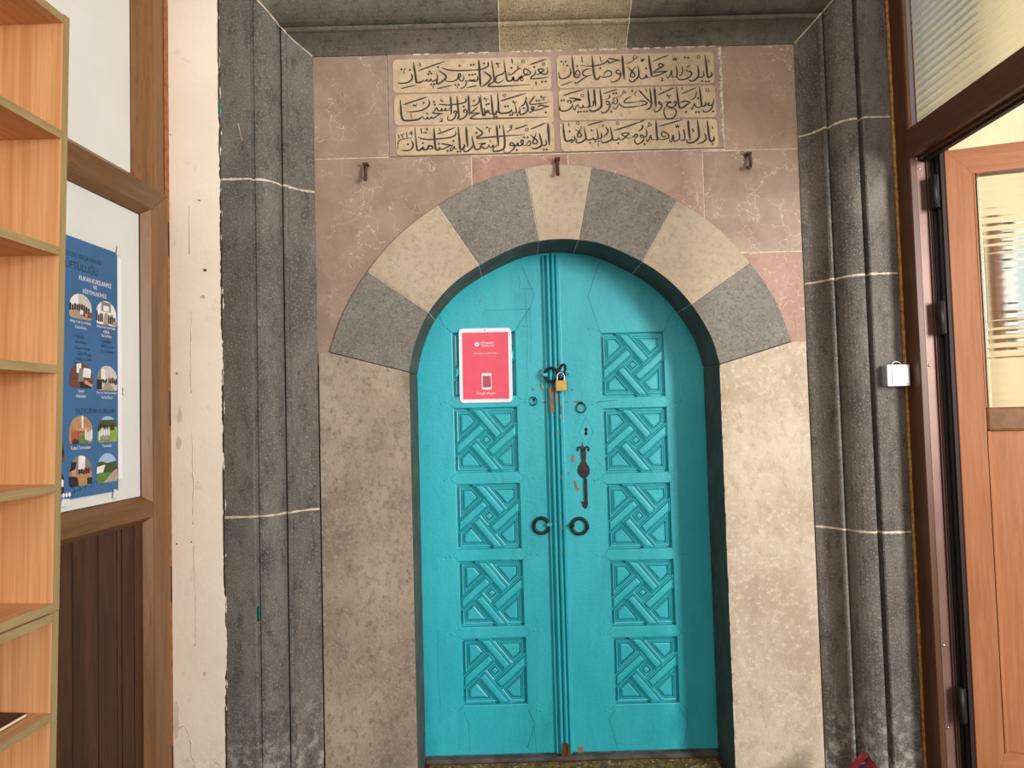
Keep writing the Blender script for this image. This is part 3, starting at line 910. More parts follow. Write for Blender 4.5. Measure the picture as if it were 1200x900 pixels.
# paint smears of plaster and turquoise along the left stone edge
for k in range(34):
    z = random.uniform(.3, 2.95)
    teal = k in (3, 11, 19, 27)
    if teal:
        z = {3: 2.50, 11: 2.53, 19: 2.46, 27: 2.20}[k]
    h, ww = random.uniform(.010, .05), random.uniform(.0015, .0045)
    x = XL - .2835 + (random.uniform(0, .006) if not teal else .001)
    n = 7
    MB().prism([(x, z + h * i / n) for i in range(n + 1)] + [(x + ww * random.uniform(.2, 1.3) * math.sin(math.pi * (i + .3) / (n + .6)), z + h * i / n) for i in range(n, -1, -1)], PY - .0007, PY + .001).build(
        'paint_smear', TEAL if teal else PLASTER, sur, label='smear of turquoise paint' if teal else 'smear of cream paint')
MB().box(-.884, -.8815, PY - .0007, PY + .010, .715, .765).build('paint_smear', TEALD, sur, label='smear of turquoise paint')
MB().add([(-.935, PY - .0008, 2.44), (-.9325, PY - .0008, 2.441), (-.919, PY - .0008, 2.375), (-.920, PY - .0008, 2.375)], [(0, 1, 2, 3)]).build('scratch', MORTAR, sur)

# ------------------------------------------------------------------ iron hooks
def hook(x, label, curl):
    h = thing('iron_hook', label, 'hook', (x, WY - .004, 2.30), group='rusty hooks above the arch')
    MB().cbox(x - .010, x + .010, WY - .030, WY, 2.332, 2.341, .002).build('head', RUST, h)
    if curl:
        pts = [(x + .004, WY - .018, 2.336), (x + .006, WY - .02, 2.31), (x + .004, WY - .024, 2.29), (x - .004, WY - .03, 2.279), (x - .012, WY - .028, 2.283)]
    else:
        pts = [(x, WY - .014, 2.336), (x, WY - .022, 2.315), (x, WY - .024, 2.29), (x, WY - .028, 2.277), (x, WY - .036, 2.274), (x, WY - .042, 2.280)]
    MB().tube([tuple(p) for p in spline(pts, 5)], .0062, seg=10).build('shank', RUST, h)


hook(-.520, 'rusty iron hook on the marble left of the arch', False)
hook(.191, 'rusty iron hook at the top of the keystone', False)
hook(.900, 'curled rusty iron hook on the marble right of the arch', True)

# ------------------------------------------------------------------ turquoise double door
SEAM = .168
PW, PH = .250, .257


def arch_z(x):
    return at_x(IS, min(max(x, -.3765), .7655)).y


def leaf_outline(left):
    if left:
        x0, x1 = -.395, SEAM - .001
        top = [(x, (arch_z(x) + .02)) for x in [x0 + (x1 - x0) * i / 36 for i in range(37)]]
        top[0] = (x0, 1.60)
    else:
        x0, x1 = SEAM + .001, .785
        top = [(x, (arch_z(x) + .02)) for x in [x0 + (x1 - x0) * i / 36 for i in range(37)]]
        top[-1] = (x1, 1.60)
    return [(x1, .066), (x0, .066)][::1] + top


def pinwheel(x0, zt):
    th = math.radians(40)
    c, s_ = math.cos(th), math.sin(th)
    e1, e2 = (c, -s_), (s_, c)
    d1 = lambda v: v[0] * .5 + v[1] * .5
    sq = [(0.0, 0.0), (1, 0), (1, 1), (0, 1)]
    sf = [(.035, .035), (.965, .035), (.965, .965), (.035, .965)]
    o1, o2 = d1(e1), d1(e2)
    lt = lambda p, e, o, d: clip(p, e[0], e[1], o + d)
    gt = lambda p, e, o, d: clip(p, -e[0], -e[1], -(o + d))
    hb, of = .080, .192
    a, b = of - hb, of + hb
    bars = [lt(lt(gt(sq, e1, o1, a), e1, o1, b), e2, o2, a),
            gt(lt(gt(sq, e2, o2, a), e2, o2, b), e1, o1, -a),
            gt(lt(gt(sq, e1, o1, -b), e1, o1, -a), e2, o2, -a),
            lt(lt(gt(sq, e2, o2, -b), e2, o2, -a), e1, o1, a)]
    fields = [lt(lt(sf, e1, o1, a), e2, o2, -b), lt(gt(sf, e1, o1, b), e2, o2, a),
              gt(gt(sf, e2, o2, b), e1, o1, -a), gt(lt(sf, e1, o1, -b), e2, o2, -a)]
    ctr = lt(gt(lt(gt(sq, e1, o1, -a), e1, o1, a), e2, o2, -a), e2, o2, a)
    mb = MB()
    YB = DY + .017
    fn = lambda p, h: (x0 + p[0] * PW, YB - h, zt - p[1] * PH)
    clean = lambda p: [p[i] for i in range(len(p)) if (Vector(p[i]) - Vector(p[i - 1])).length > .02]
    for p in bars:
        mb.stack(clean(p), [(0, 0), (.001, .010), (.010, .0125), (.014, .0125), (.020, .006), (.025, .006), (.034, .0160), (.058, .0175)], fn)
    for p in fields:
        mb.stack(clean(p), [(.004, 0), (.006, .0085), (.024, .0065), (.027, .0015), (.038, .0015), (.041, .0085), (.050, .0085), (.053, -.003), (.064, -.003), (.068, .006), (.088, .0090)], fn)
    mb.stack(clean(ctr), [(.003, 0), (.006, .008), (.022, .006), (.026, .0005), (.040, .0005), (.046, .009), (.058, .009), (.062, -.002), (.072, -.002), (.076, .008), (.092, .0095)], fn)
    return mb


def door_leaf(name, left, label):
    root = thing(name, label, 'door', (SEAM + (-.25 if left else .25), DY, .066), kind='structure')
    ol = leaf_outline(left)
    x0 = -.234 if left else .363
    tops = [1.727, 1.424, 1.121, .818, .515] if left else [1.709, 1.407, 1.106, .804, .503]
    dx = [0, 0, .003, .006, .010] if left else [-.002, 0, .003, .006, .010]
    holes = []
    for t, d in zip(tops, dx):
        a, b = x0 + d, x0 + d + PW
        holes.append([(a, t), (a, t - PH), (b, t - PH), (b, t)])
    vs, fs = flat_with_holes(ol, holes, DY, DY + .022, .0035)
    fr = MB().add(vs, fs)
    # turned peg heads at the joints
    rails = [(t + .022, d) for t, d in zip(tops, dx)] + [(tops[-1] - PH - .022, dx[-1])]
    for zz, d in rails:
        for xx in ((x0 + d - .045, x0 + d - .03, x0 + d + PW + .035, x0 + d + PW + .055)):
            fr.dome((xx + random.uniform(-.006, .006), DY, zz + random.uniform(-.005, .005)), .0042, .0022)
    fr.build('frame', TEAL, root)
    b2 = MB().prism(inset(ol, .004), DY + .0215, DY + .05)
    b2.build('backing', TEAL, root)
    p0 = None
    for t, d in zip(tops, dx):
        if p0 is None:
            p0 = pinwheel(x0 + d, t).build('carved_panel', TEAL, root)
            base = (x0 + d, t)
        else:
            q = p0.copy()
            C.objects.link(q)
            q.parent = root
            q.location = (x0 + d - base[0], 0, t - base[1])
    # joints between rails and stiles, crevice shade painted in as dark strips
    sm_ = MB()

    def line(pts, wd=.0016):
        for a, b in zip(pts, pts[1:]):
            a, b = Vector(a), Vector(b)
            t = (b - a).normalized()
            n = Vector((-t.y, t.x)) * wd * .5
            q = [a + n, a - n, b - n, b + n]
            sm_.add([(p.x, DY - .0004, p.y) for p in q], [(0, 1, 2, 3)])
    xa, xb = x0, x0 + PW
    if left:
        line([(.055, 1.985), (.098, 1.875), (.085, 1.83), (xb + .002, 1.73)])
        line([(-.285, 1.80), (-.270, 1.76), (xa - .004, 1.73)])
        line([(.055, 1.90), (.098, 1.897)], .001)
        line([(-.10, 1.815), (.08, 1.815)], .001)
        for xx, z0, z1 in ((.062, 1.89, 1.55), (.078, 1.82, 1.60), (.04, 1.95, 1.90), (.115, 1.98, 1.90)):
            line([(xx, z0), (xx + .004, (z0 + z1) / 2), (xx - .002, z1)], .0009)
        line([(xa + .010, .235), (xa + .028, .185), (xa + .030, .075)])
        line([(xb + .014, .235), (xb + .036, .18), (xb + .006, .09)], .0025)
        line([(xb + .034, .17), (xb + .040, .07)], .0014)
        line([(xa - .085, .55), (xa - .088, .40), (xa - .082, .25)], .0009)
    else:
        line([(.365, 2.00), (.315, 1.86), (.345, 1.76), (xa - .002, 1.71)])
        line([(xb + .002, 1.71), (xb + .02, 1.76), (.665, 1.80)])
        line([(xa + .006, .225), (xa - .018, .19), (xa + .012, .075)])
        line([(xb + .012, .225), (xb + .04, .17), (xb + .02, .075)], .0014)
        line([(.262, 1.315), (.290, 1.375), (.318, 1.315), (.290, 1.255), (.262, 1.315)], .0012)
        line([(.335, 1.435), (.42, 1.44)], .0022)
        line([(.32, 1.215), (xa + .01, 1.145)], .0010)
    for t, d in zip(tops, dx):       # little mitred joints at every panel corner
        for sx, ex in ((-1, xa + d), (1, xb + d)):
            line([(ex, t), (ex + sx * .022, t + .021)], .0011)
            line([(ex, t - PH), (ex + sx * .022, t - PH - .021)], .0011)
    sm_.build('joint_shade_line', TEALD, root)
    return root


dl = door_leaf('door_1', True, 'left leaf of the turquoise carved wooden double door, the one with the red notice')
dr = door_leaf('door_2', False, 'right leaf of the turquoise carved wooden double door, the one with the iron lock plate')
# moulded astragal covering the meeting edge
as_p = [(.134, DY + .002), (.134, DY - .012), (.137, DY - .014), (.140, DY - .012), (.142, DY - .004), (.146, DY - .004)]
for c, r, h in ((.155, .009, .020), (.174, .009, .024), (.191, .007, .018)):
    as_p += [(c - r * math.cos(t), DY - .006 - h * math.sin(t)) for t in [i * math.pi / 8 for i in range(0, 9)]]
as_p += [(.200, DY - .004), (.204, DY - .003), (.204, DY + .002)]
MB().zprism(as_p, .072, 2.026).build('astragal', TEAL, dl)


def patches(items, mt, parent, name, y, lab=None):
    for pts in items:
        n = len(pts)
        q = []
        for i in range(n):
            a, b = Vector(pts[i]), Vector(pts[(i + 1) % n])
            q += [tuple(a), tuple(a.lerp(b, .5) + Vector((random.uniform(-.0015, .0015), random.uniform(-.0015, .0015))))]
        MB().prism(q, y, y + .002).build(name, mt, parent, label=lab)


def dxz(px, py):                     # metres on the door face from its measured drawing
    return (-1.98701490 + 3.38924852e-3 * px - 1.00958758e-4 * py, 3.09063797 - 9.27236915e-5 * px - 3.37062693e-3 * py)


def blob(px, py, a, b, n=8):
    x, z = dxz(px, py)
    return [(x + a * random.uniform(.6, 1.1) * math.cos(2 * math.pi * i / n), z + b * random.uniform(.6, 1.1) * math.sin(2 * math.pi * i / n)) for i in range(n)]


patches([[dxz(631, 450.5), dxz(634, 450), dxz(637, 463), dxz(637.5, 465)], [dxz(629.5, 437), dxz(633, 433.5), dxz(634, 435), dxz(630.5, 438)],
         blob(624, 457, .004, .007), blob(637.5, 472.5, .012, .005), blob(562, 352, .008, .003)], BARE, dl, 'bare_wood_patch', DY - .0006, 'paint worn off to bare wood')
patches([blob(664, 472, .007, .006), blob(675, 472, .014, .005), blob(670.5, 458, .004, .005), [dxz(669, 538), dxz(673, 534), dxz(674, 542), dxz(670, 544)],
         [dxz(673, 564), dxz(675.5, 565), dxz(677, 573), dxz(680.5, 574), dxz(676, 578), dxz(673, 571)], blob(666.5, 556, .003, .009), [dxz(676, 872), dxz(683, 872), dxz(682.5, 879.5), dxz(677, 879.5)]],
        BARE, dr, 'bare_wood_patch', DY - .0006, 'paint worn off to bare wood')
patches([[(.146, 1.49), (.158, 1.515), (.163, 1.495), (.165, 1.40), (.149, 1.395)], [(.170, 1.49), (.180, 1.49), (.182, 1.425), (.172, 1.425)], blob(655, 425, .004, .014), [(.19, 1.43), (.195, 1.42), (.193, 1.39), (.189, 1.40)],
         blob(656, 490, .003, .012), blob(655, 508, .0025, .012), blob(656.5, 601, .004, .007), blob(658, 618, .007, .010), blob(661.5, 648, .005, .007), blob(652, 611, .002, .006), blob(657.5, 560, .003, .012)], BARE, dl, 'bare_wood_patch', DY - .0285,
        'paint worn off the middle moulding')
patches([[(.150, .066), (.158, .115), (.172, .12), (.186, .10), (.188, .068)]], ROT, dl, 'rotten_foot', DY - .030, 'splintered brown foot of the moulding')
th = MB().cbox(-.3755, .7645, DY - .030, DY + .0, .0285, .064, .004)
tag(th.build('threshold', SLATE), 'dark worn threshold under the turquoise door', 'threshold')


def ring_pts(c, r, y, tilt=0, n=28):
    return [(c[0] + r * math.cos(2 * math.pi * i / n) * math.cos(tilt), y - r * math.cos(2 * math.pi * i / n) * math.sin(tilt), c[1] + r * math.sin(2 * math.pi * i / n)) for i in range(n)]


def staple(mb, x0, x1, z, y=DY, out=.018):
    mb.tube([tuple(p) for p in spline([(x0, y + .004, z), (x0, y - out * .7, z), ((x0 + x1) / 2, y - out, z), (x1, y - out * .7, z), (x1, y + .004, z)], 5)], .0042, seg=8)


for par, cx, cz, r, sd in ((dl, *dxz(634.5, 617), .0300, 1), (dr, *dxz(679, 617.5), .0305, -1)):
    rg = MB().tube(ring_pts((cx, cz), r, DY - .009), .0066, True, 12).build('ring_pull', IRON, par)
    st = MB()
    xs = cx + sd * .031
    st.cbox(xs - .010, xs + .010, DY - .022, DY + .002, cz - .006 + .004, cz + .006 + .004, .002)
    st.build('staple', TEAL if sd > 0 else IRON, rg)
    MB().dome((cx + (0 if sd > 0 else .033), DY - .012, cz + (.034 if sd > 0 else -.008)), .005, .006).build('rivet', IRON, rg)
# upper ring on the left leaf, link on the right leaf and the small rings
cx, cz = dxz(645.5, 440)
rg = MB().tube(ring_pts((cx, cz), .0265, DY - .034, .15), .0058, True, 12).build('hasp_ring', IRON, dl)
MB().cbox(cx - .034, cx - .014, DY - .040, DY + .002, cz - .007, cz + .006, .0025).build('staple', TEAL, rg)
cx2, cz2 = dxz(661.5, 437)
pts = [(cx2 - .012 + .012 * math.cos(t) + .006 * math.sin(t), DY - .030 - .008 * math.cos(t), cz2 + .030 * math.sin(t)) for t in [i * .2244 for i in range(28)]]
lk = MB().tube(pts, .0052, True, 10).build('hasp_link', IRON, dr)
MB().cbox(cx2 - .003, cx2 + .020, DY - .040, DY + .002, cz2 - .008, cz2 + .006, .003).build('staple', TEAL, lk)
cx3, cz3 = dxz(624.5, 471)
r3 = MB().tube(ring_pts((cx3, cz3), .0165, DY - .006, .5), .0026, True, 8).build('small_ring', TEALD, dl)
MB().dome((cx3 + .004, DY, cz3 + .006), .006, .010).build('eye_bolt', IRON, r3)
cx4, cz4 = dxz(681, 479)
r4 = MB().tube(ring_pts((cx4, cz4), .0185, DY - .008), .0022, True, 8).build('small_ring', IRON, dr)
ey = MB()
for q in (-.006, .004):
    ey.dome((cx4 + q, DY, cz4 + .021), .0052, .011)
ey.build('eye_bolt', IRONB, r4)
# keyhole
kx, kz = dxz(687, 507)
kh = MB().disc((kx, kz + .009), .0068, DY - .0012, DY + .001).disc((kx - .001, kz - .009), .0062, DY - .0012, DY + .001).prism([(kx - .003, kz + .01), (kx + .004, kz + .01), (kx + .003, kz - .01), (kx - .004, kz - .01)], DY - .0012, DY + .001)
kh.build('keyhole', BLACK, dr)
# iron lock plate with curled finial and its bar
U = .000417
ox, oz = dxz(660, 495)
LPX = lambda u, v: (ox + u * U * .99, oz - v * U)
out = [(180, 198), (186, 235), (196, 262), (212, 300), (210, 352), (204, 375), (212, 400), (232, 432), (244, 465), (240, 500), (222, 525), (202, 548), (176, 548), (150, 525), (130, 498), (124, 462), (134, 430), (156, 402), (170, 375), (162, 352), (160, 300), (168, 262), (174, 235)]
lp = MB().prism([LPX(*p) for p in out], DY - .005, DY + .001)
lpo = lp.build('lock_plate', IRONB, dr, bevel=.001)
cu = MB()
for sg in (-1, 1):
    cu.tube([(LPX(185 + sg * a, b)[0], DY - .004, LPX(185 + sg * a, b)[1]) for a, b in ((10, 290), (18, 258), (34, 246), (50, 254), (54, 272), (46, 284))], .0038, seg=8)
cu.build('finial', IRONB, lpo)
bs = MB()
c0 = LPX(184, 468)
for r, y0, y1 in ((.0225, DY - .008, DY - .004), (.0135, DY - .012, DY - .008), (.006, DY - .018, DY - .012)):
    bs.disc(c0, r, y0, y1)
bs.build('boss', IRONB, lpo)
hb = MB()
a, b = LPX(184, 550), LPX(212, 772)
hb.cbox(a[0], b[0], DY - .012, DY + .001, b[1], a[1], .003)
hb.build('pull_bar', IRONB, lpo)
e = [LPX(*p) for p in ((150, 762), (178, 770), (212, 762), (216, 790), (204, 826), (182, 836), (164, 812))]
MB().prism(e, DY - .003, DY + .001).build('bar_foot', BLACK, lpo)

# padlock, hanging from the ring and the link
px, pz = dxz(656.5, 453)
pad = thing('padlock', 'small brass padlock hanging from the black ring at the door seam', 'padlock', (px, DY - .045, pz - .021))
MB().cbox(px - .0215, px + .0215, DY - .056, DY - .036, pz - .0225, pz + .0205, .0025).build('body', BRASS, pad)
MB().tube([tuple(p) for p in spline([(px - .014, DY - .046, pz + .016), (px - .014, DY - .046, pz + .036), (px - .007, DY - .046, pz + .049), (px + .005, DY - .046, pz + .050), (px + .013, DY - .046, pz + .038), (px + .014, DY - .046, pz + .016)], 5)], .0036, seg=10).build('shackle', STEEL, pad)
MB().box(px + .0216, px + .0236, DY - .054, DY - .038, pz - .022, pz + .016).build('side_plate', IRON, pad)

# ------------------------------------------------------------------ red notice shaped like a tablet
sg = thing('notice_board', 'white tablet shaped notice with red face on the left turquoise leaf', 'sign', (-.104, DY, 1.443))
SYF = DY - .006
sx0, sx1, sz0, sz1 = -.207, .0, 1.446, 1.740
rot = Matrix.Rotation(-.008, 2)


def sgp(u, v):                        # sign coordinates: metres from its centre
    q = rot @ Vector((u, v))
    return (-.1035 + q.x, 1.5935 + q.y)


def rrect(hw, hh, r, n=6):
    out = []
    for cx_, cy_, a0 in ((hw - r, hh - r, 0), (-hw + r, hh - r, 90), (-hw + r, -hh + r, 180), (hw - r, -hh + r, 270)):
        for i in range(n + 1):
            t = math.radians(a0 + 90 * i / n)
            out.append((cx_ + r * math.cos(t), cy_ + r * math.sin(t)))
    return out


MB().prism([sgp(*p) for p in rrect(.1055, .149, .016)], SYF, DY).build('board', BOARD, sg, bevel=.0008)
MB().prism([sgp(*p) for p in ((-.092, -.135), (.092, -.135), (.092, .132), (-.092, .132))], SYF - .0006, SYF + .001).build('red_face', RED, sg)
MB().disc(sgp(-.001, .142), .0022, SYF - .0008, SYF + .001, 12).build('camera_dot', BLACK, sg)
SYT = SYF - .0009


def sign_text(name, s, u, v, wdt, h=None):
    vs, fs = text_shape(s, wdt, h)
    MB().add([(sgp(u + a, v + b)[0], SYT, sgp(u + a, v + b)[1]) for a, b in vs], fs).build(name, SIGNW, sg)


lg = MB()
pts = []
for i in range(32):
    r = .0098 if i % 2 else .0080
    pts.append(sgp(-.0335 + r * math.cos(i * math.pi / 16), .0845 + r * math.sin(i * math.pi / 16)))
lg.prism(pts, SYT, SYF)
lg.mat(SIGNW)
lgo = lg.build('logo', SIGNW, sg)
MB().box(sgp(-.0395, .0845)[0], sgp(-.0275, .0845)[0], SYT - .0002, SYT + .0002, sgp(0, .0835)[1], sgp(0, .0855)[1]).build('logo_bar', RED, lgo)
sign_text('lettering', 'DİYANET', .0085, .0905, .054, .0118)
sign_text('lettering', 'YAYINLARI', .0085, .0780, .054, .0070)
sign_text('lettering', "VAKFI KANALI-ALFABEYE ÖĞREN", .0005, .0485, .098, .0078)
sign_text('lettering', "Google okuyun...", .0035, -.1125, .083, .0135)
ph = MB().prism([sgp(.0035 + a, -.0645 + b) for a, b in rrect(.0195, .0325, .005)], SYT, SYF).build('phone_picture', SIGNW, sg)
MB().box(*[sgp(q, 0)[0] for q in (-.0125, .0195)], SYT - .0004, SYT + .0002, 1.5935 - .0885, 1.5935 - .042).build('phone_screen', SIGNP, ph)

# ------------------------------------------------------------------ doorway rug and the folded rug corner
rug = thing('doorway_rug', 'patterned red and olive rug lying in the door niche', 'rug', (XC, 2.6, .03))
MB().cbox(-.370, .760, 2.30, 2.797, .0285, .050, .002).build('field', RUGN, rug)
for q in ((-.372, .7625, 2.791, 2.798), (.748, .7625, 2.30, 2.791), (-.3725, -.358, 2.30, 2.791)):
    MB().box(*q, .030, .0515).build('edge_band', RUGR, rug)
bo = MB()
bo.box(-.356, .746, 2.69, 2.790, .030, .0512)
bo.box(.66, .746, 2.30, 2.690, .030, .0512).box(-.356, -.27, 2.30, 2.690, .030, .0512)
bo.build('border', RUGO, rug)
bl = MB()
bl.box(-.27, .66, 2.678, 2.689, .030, .0516)
bl.build('inner_line', RUGR, rug)
# second rug, corner turned up against the right pilaster
r2o = thing('turned_up_rug', 'dark red bordered rug corner turned up against the right grey stone', 'rug', (1.1, 2.3, 0))


def rug_pt(s_, t_, off=0):
    base = Vector((1.135, 2.405, 0)) + Vector((-.93, -.30, 0)).normalized() * s_ + Vector((.30, -.93, 0)).normalized() * t_
    q = max(0, 1 - (s_ + t_) / .52)
    lift = .235 * q ** 1.35
    return (base.x, base.y - .02 * math.sin(q * 3), .012 + lift + .006 * math.sin(s_ * 24) * (1 - q) * .6 + off)


def rug_grid(s0, s1, t0, t1, off, n=22, m_=22):
    vs = []
    for i in range(n + 1):
        for j in range(m_ + 1):
            vs.append(rug_pt(s0 + (s1 - s0) * i / n, t0 + (t1 - t0) * j / m_, off))
    return vs, [(i * (m_ + 1) + j, i * (m_ + 1) + j + 1, (i + 1) * (m_ + 1) + j + 1, (i + 1) * (m_ + 1) + j) for i in range(n) for j in range(m_)]


for nm, mt_, rects, off in (('edge_band', RUGR, [(0, .9, 0, .018), (0, .018, .018, .9)], 0), ('field', RUGN, [(.018, .9, .018, .9)], 0),
                            ('piping', M('rug_piping', S(200, 180, 160), S(170, 140, 120), 80, .95), [(.016, .9, .016, .021), (.016, .021, .021, .9)], .0022)):
    mb = MB()
    for q in rects:
        mb.add(*rug_grid(*q, off), True)
    ob = mb.build(nm, mt_, r2o, fix=False)
    sd = ob.modifiers.new('thick', 'SOLIDIFY')
    sd.thickness = .008 if off == 0 else .002

# ------------------------------------------------------------------ left wall: oak-foil door with poster
LA = -math.atan(.0542)
wl = thing('wall_left', 'left wall of the porch holding the brown framed door', 'wall', (-1.182, PY, 0), LA, kind='structure')
# local axes: x into the room, y along the wall into depth, z up
MB().box(-.20, -.075, -3.0, .02, 0, 3.3).build('masonry', PLASTER, wl, local=True)
fo = []
z = 0.0
while z < 3.3:
    fo.append((-.004 - random.uniform(-.002, .004), z))
    z += .03
sl = MB()
for (a, z0), (b, z1) in zip(fo, fo[1:]):
    sl.add([(-.05, a, z0), (.006, a + .006, z0), (.006, b + .006, z1), (-.05, b, z1)], [(0, 1, 2, 3)])
    sl.add([(.006, -.03, z0), (.006, a + .006, z0), (.006, b + .006, z1), (.006, -.03, z1)], [(0, 1, 2, 3)])
sl.build('sealant', FOAMB, wl, local=True, fix=False)

df = thing('door_frame', 'golden brown wood-look frame around the left door and its top light', 'door frame', (-1.182, PY, 0), LA)
MB().cbox(-.070, .004, -.095, -.012, 0, 3.2, .004).build('post', OAK, df, local=True)
pb = MB()
pb.add([(.004, -.0955, 2.182), (-.035, -.160, 2.216), (-.06, -.16, 2.216), (-.06, -.0955, 2.182), (.002, -.0955, 3.2), (-.035, -.160, 3.2), (-.06, -.16, 3.2), (-.06, -.0955, 3.2)],
       [(0, 1, 2, 3), (7, 6, 5, 4), (0, 4, 5, 1), (1, 5, 6, 2), (2, 6, 7, 3), (3, 7, 4, 0)])
pb.build('glazing_bead', OAK, df, local=True)
tr = MB()
tr.cbox(-.070, .004, -1.05, -.0955, 2.150, 2.182, .003)
tr.build('transom', OAKH, df, local=True)
MB().add([(.004, -1.05, 2.182), (.004, -.0955, 2.182), (-.035, -.160, 2.216), (-.035, -1.05, 2.216), (-.06, -1.05, 2.182), (-.06, -.0955, 2.182), (-.06, -.16, 2.216), (-.06, -1.05, 2.216)],
         [(0, 1, 2, 3), (4, 7, 6, 5), (0, 4, 5, 1), (3, 2, 6, 7), (1, 5, 6, 2), (0, 3, 7, 4)]).build('glazing_bead', OAKH, df, local=True)
MB().box(-.048, -.036, -1.05, -.150, 2.205, 3.2).build('top_light_pane', PANEL, df, local=True, label='opaque white top light')
MB().box(-.0365, -.0345, -.1615, -.158, 2.21, 3.2).build('gasket', BLACK, df, local=True)
MB().cbox(-.070, .004, -1.12, -1.05, 0, 3.2, .004).build('post', OAK, df, local=True)

d3 = thing('door_3', 'closed brown wood-look door with white upper pane and dark plank base', 'door', (-1.182, PY, .02), LA, kind='structure')
HX = .022


def lbox(name, mt_, x0, x1, y0, y1, z0, z1, c=.004, **kw):
    return MB().cbox(x0, x1, y0, y1, z0 - .02, z1 - .02, c).build(name, mt_, d3, local=True, **kw)


def frame_bar(name, mt_, pts, x0, x1):    # mitred bar: polygon in y,z extruded in x
    n = len(pts)
    vs = [(x1, y, z - .02) for y, z in pts] + [(x0, y, z - .02) for y, z in pts]
    fs = [list(range(n)), list(range(2 * n - 1, n - 1, -1))] + [(i, (i + 1) % n, n + (i + 1) % n, n + i) for i in range(n)]
    return MB().add(vs, fs).build(name, mt_, d3, local=True, bevel=.003)


Y0, Y1, Y2 = -.038, -.139, -.164        # sash outer edge, sash inner edge, glass edge
Z0, Z1, Z2 = 2.176, 2.101, 2.078
YL = -1.00
frame_bar('stile', OAK, [(Y0, .03), (Y0, Z0), (Y1, Z1), (Y1, .03)], -.05, HX)
frame_bar('top_rail', OAKH, [(Y0, Z0), (YL, Z0), (YL + .1, Z1), (Y1, Z1)], -.05, HX)
frame_bar('stile', OAK, [(YL, .03), (YL, Z0), (YL + .1, Z1), (YL + .1, .03)], -.05, HX)


def bead(name, mt_, p):                  # sloping bead: outer edge proud, inner edge back at the glass
    (ya, za), (yb, zb), (yc, zc), (yd, zd) = p
    vs = [(HX - .003, ya, za - .02), (HX - .003, yb, zb - .02), (-.004, yc, zc - .02), (-.004, yd, zd - .02), (-.03, ya, za - .02), (-.03, yb, zb - .02), (-.03, yc, zc - .02), (-.03, yd, zd - .02)]
    return MB().add(vs, [(0, 1, 2, 3), (4, 7, 6, 5), (0, 4, 5, 1), (1, 5, 6, 2), (2, 6, 7, 3), (3, 7, 4, 0)]).build(name, mt_, d3, local=True)


B1, B2 = 1.145, 1.166                    # lower rail top edge / glass bottom
bead('glazing_bead', OAK, [(Y1, Z1), (Y1, B1), (Y2, B2), (Y2, Z2)])
bead('glazing_bead', OAKH, [(Y1, Z1), (YL + .1, Z1), (YL + .125, Z2), (Y2, Z2)])
bead('glazing_bead', OAKH, [(Y1, B1), (YL + .1, B1), (YL + .125, B2), (Y2, B2)])
frame_bar('mid_rail', OAKH, [(Y1 - .0005, B1), (YL + .1005, B1), (YL + .1005, 1.098), (Y1 - .0005, 1.098)], -.05, HX)
bead('glazing_bead', OAKH, [(Y1, 1.098), (YL + .1, 1.098), (YL + .118, 1.080), (Y1 - .018, 1.080)])
bead('glazing_bead', OAK, [(Y1, 1.098), (Y1, .14), (Y1 - .018, .158), (Y1 - .018, 1.080)])
frame_bar('bottom_rail', OAKH, [(Y1 - .0005, .03), (YL + .1005, .03), (YL + .1005, .14), (Y1 - .0005, .14)], -.05, HX)
lbox('white_pane', PANEL, -.016, -.0055, YL + .11, -.150, 1.155, 2.09, .001, label='opaque white pane behind the poster')
gk = MB()
gk.box(-.0056, -.0035, Y2 - .0035, Y2 + .001, B2 - .02, Z2 - .02).box(-.0056, -.0035, YL + .12, Y2, B2 - .0225, B2 - .0185).box(-.0056, -.0035, YL + .12, Y2, Z2 - .0215, Z2 - .0175)
gk.build('gasket', BLACK, d3, local=True)
pk = MB()
pl_e = [-.150, -.2, -.206, -.262, -.270, -.287, -.293, -.376, -.380, -.486, -.49, -.58, -.59, -.89]
for k in range(0, len(pl_e) - 1):
    gap = k % 2 == 1
    pk.box(-.02, -.010 if gap else -.006, pl_e[k + 1], pl_e[k], .12, 1.07)
pk.build('plank_panel', WALNUT, d3, local=True, bevel=.0008, label='dark brown grooved planks')
for zc in (2.03, 1.447, .855, .26):
    h = MB()
    h.tube([(.012, -.030, zc - .02 - .058), (.012, -.030, zc - .02 + .058)], .0075, seg=10)
    for q in (-.02, .02):
        h.tube([(.012, -.030, zc - .02 + q - .001), (.012, -.030, zc - .02 + q + .001)], .0085, seg=10)
    h.build('hinge', BLACK, d3, local=True)

# poster, taped on the pane
po = thing('course_poster', 'blue course poster with arched photos taped on the left door pane', 'poster', (-1.182, PY, 1.2), LA)
PX = .0012


def pbox(name, mt_, y0, y1, z0, z1, x=PX, th=.0006, **kw):
    return MB().box(x - th, x, y0, y1, z0 - 1.2, z1 - 1.2).build(name, mt_, po, local=True, **kw)


pbox('backing_sheet', BOARD, -.73, -.270, 1.232, 1.917, PX - .0008)
sheet = pbox('sheet', POSTB, -.75, -.2925, 1.199, 1.922)


def ptext(s, yc, zc, wdt, h, mt_):
    vs, fs = text_shape(s, wdt, h)
    return MB().add([(PX + .0005, yc + a, zc - 1.2 + b) for a, b in vs], fs).build('lettering', mt_, po, local=True, fix=False)


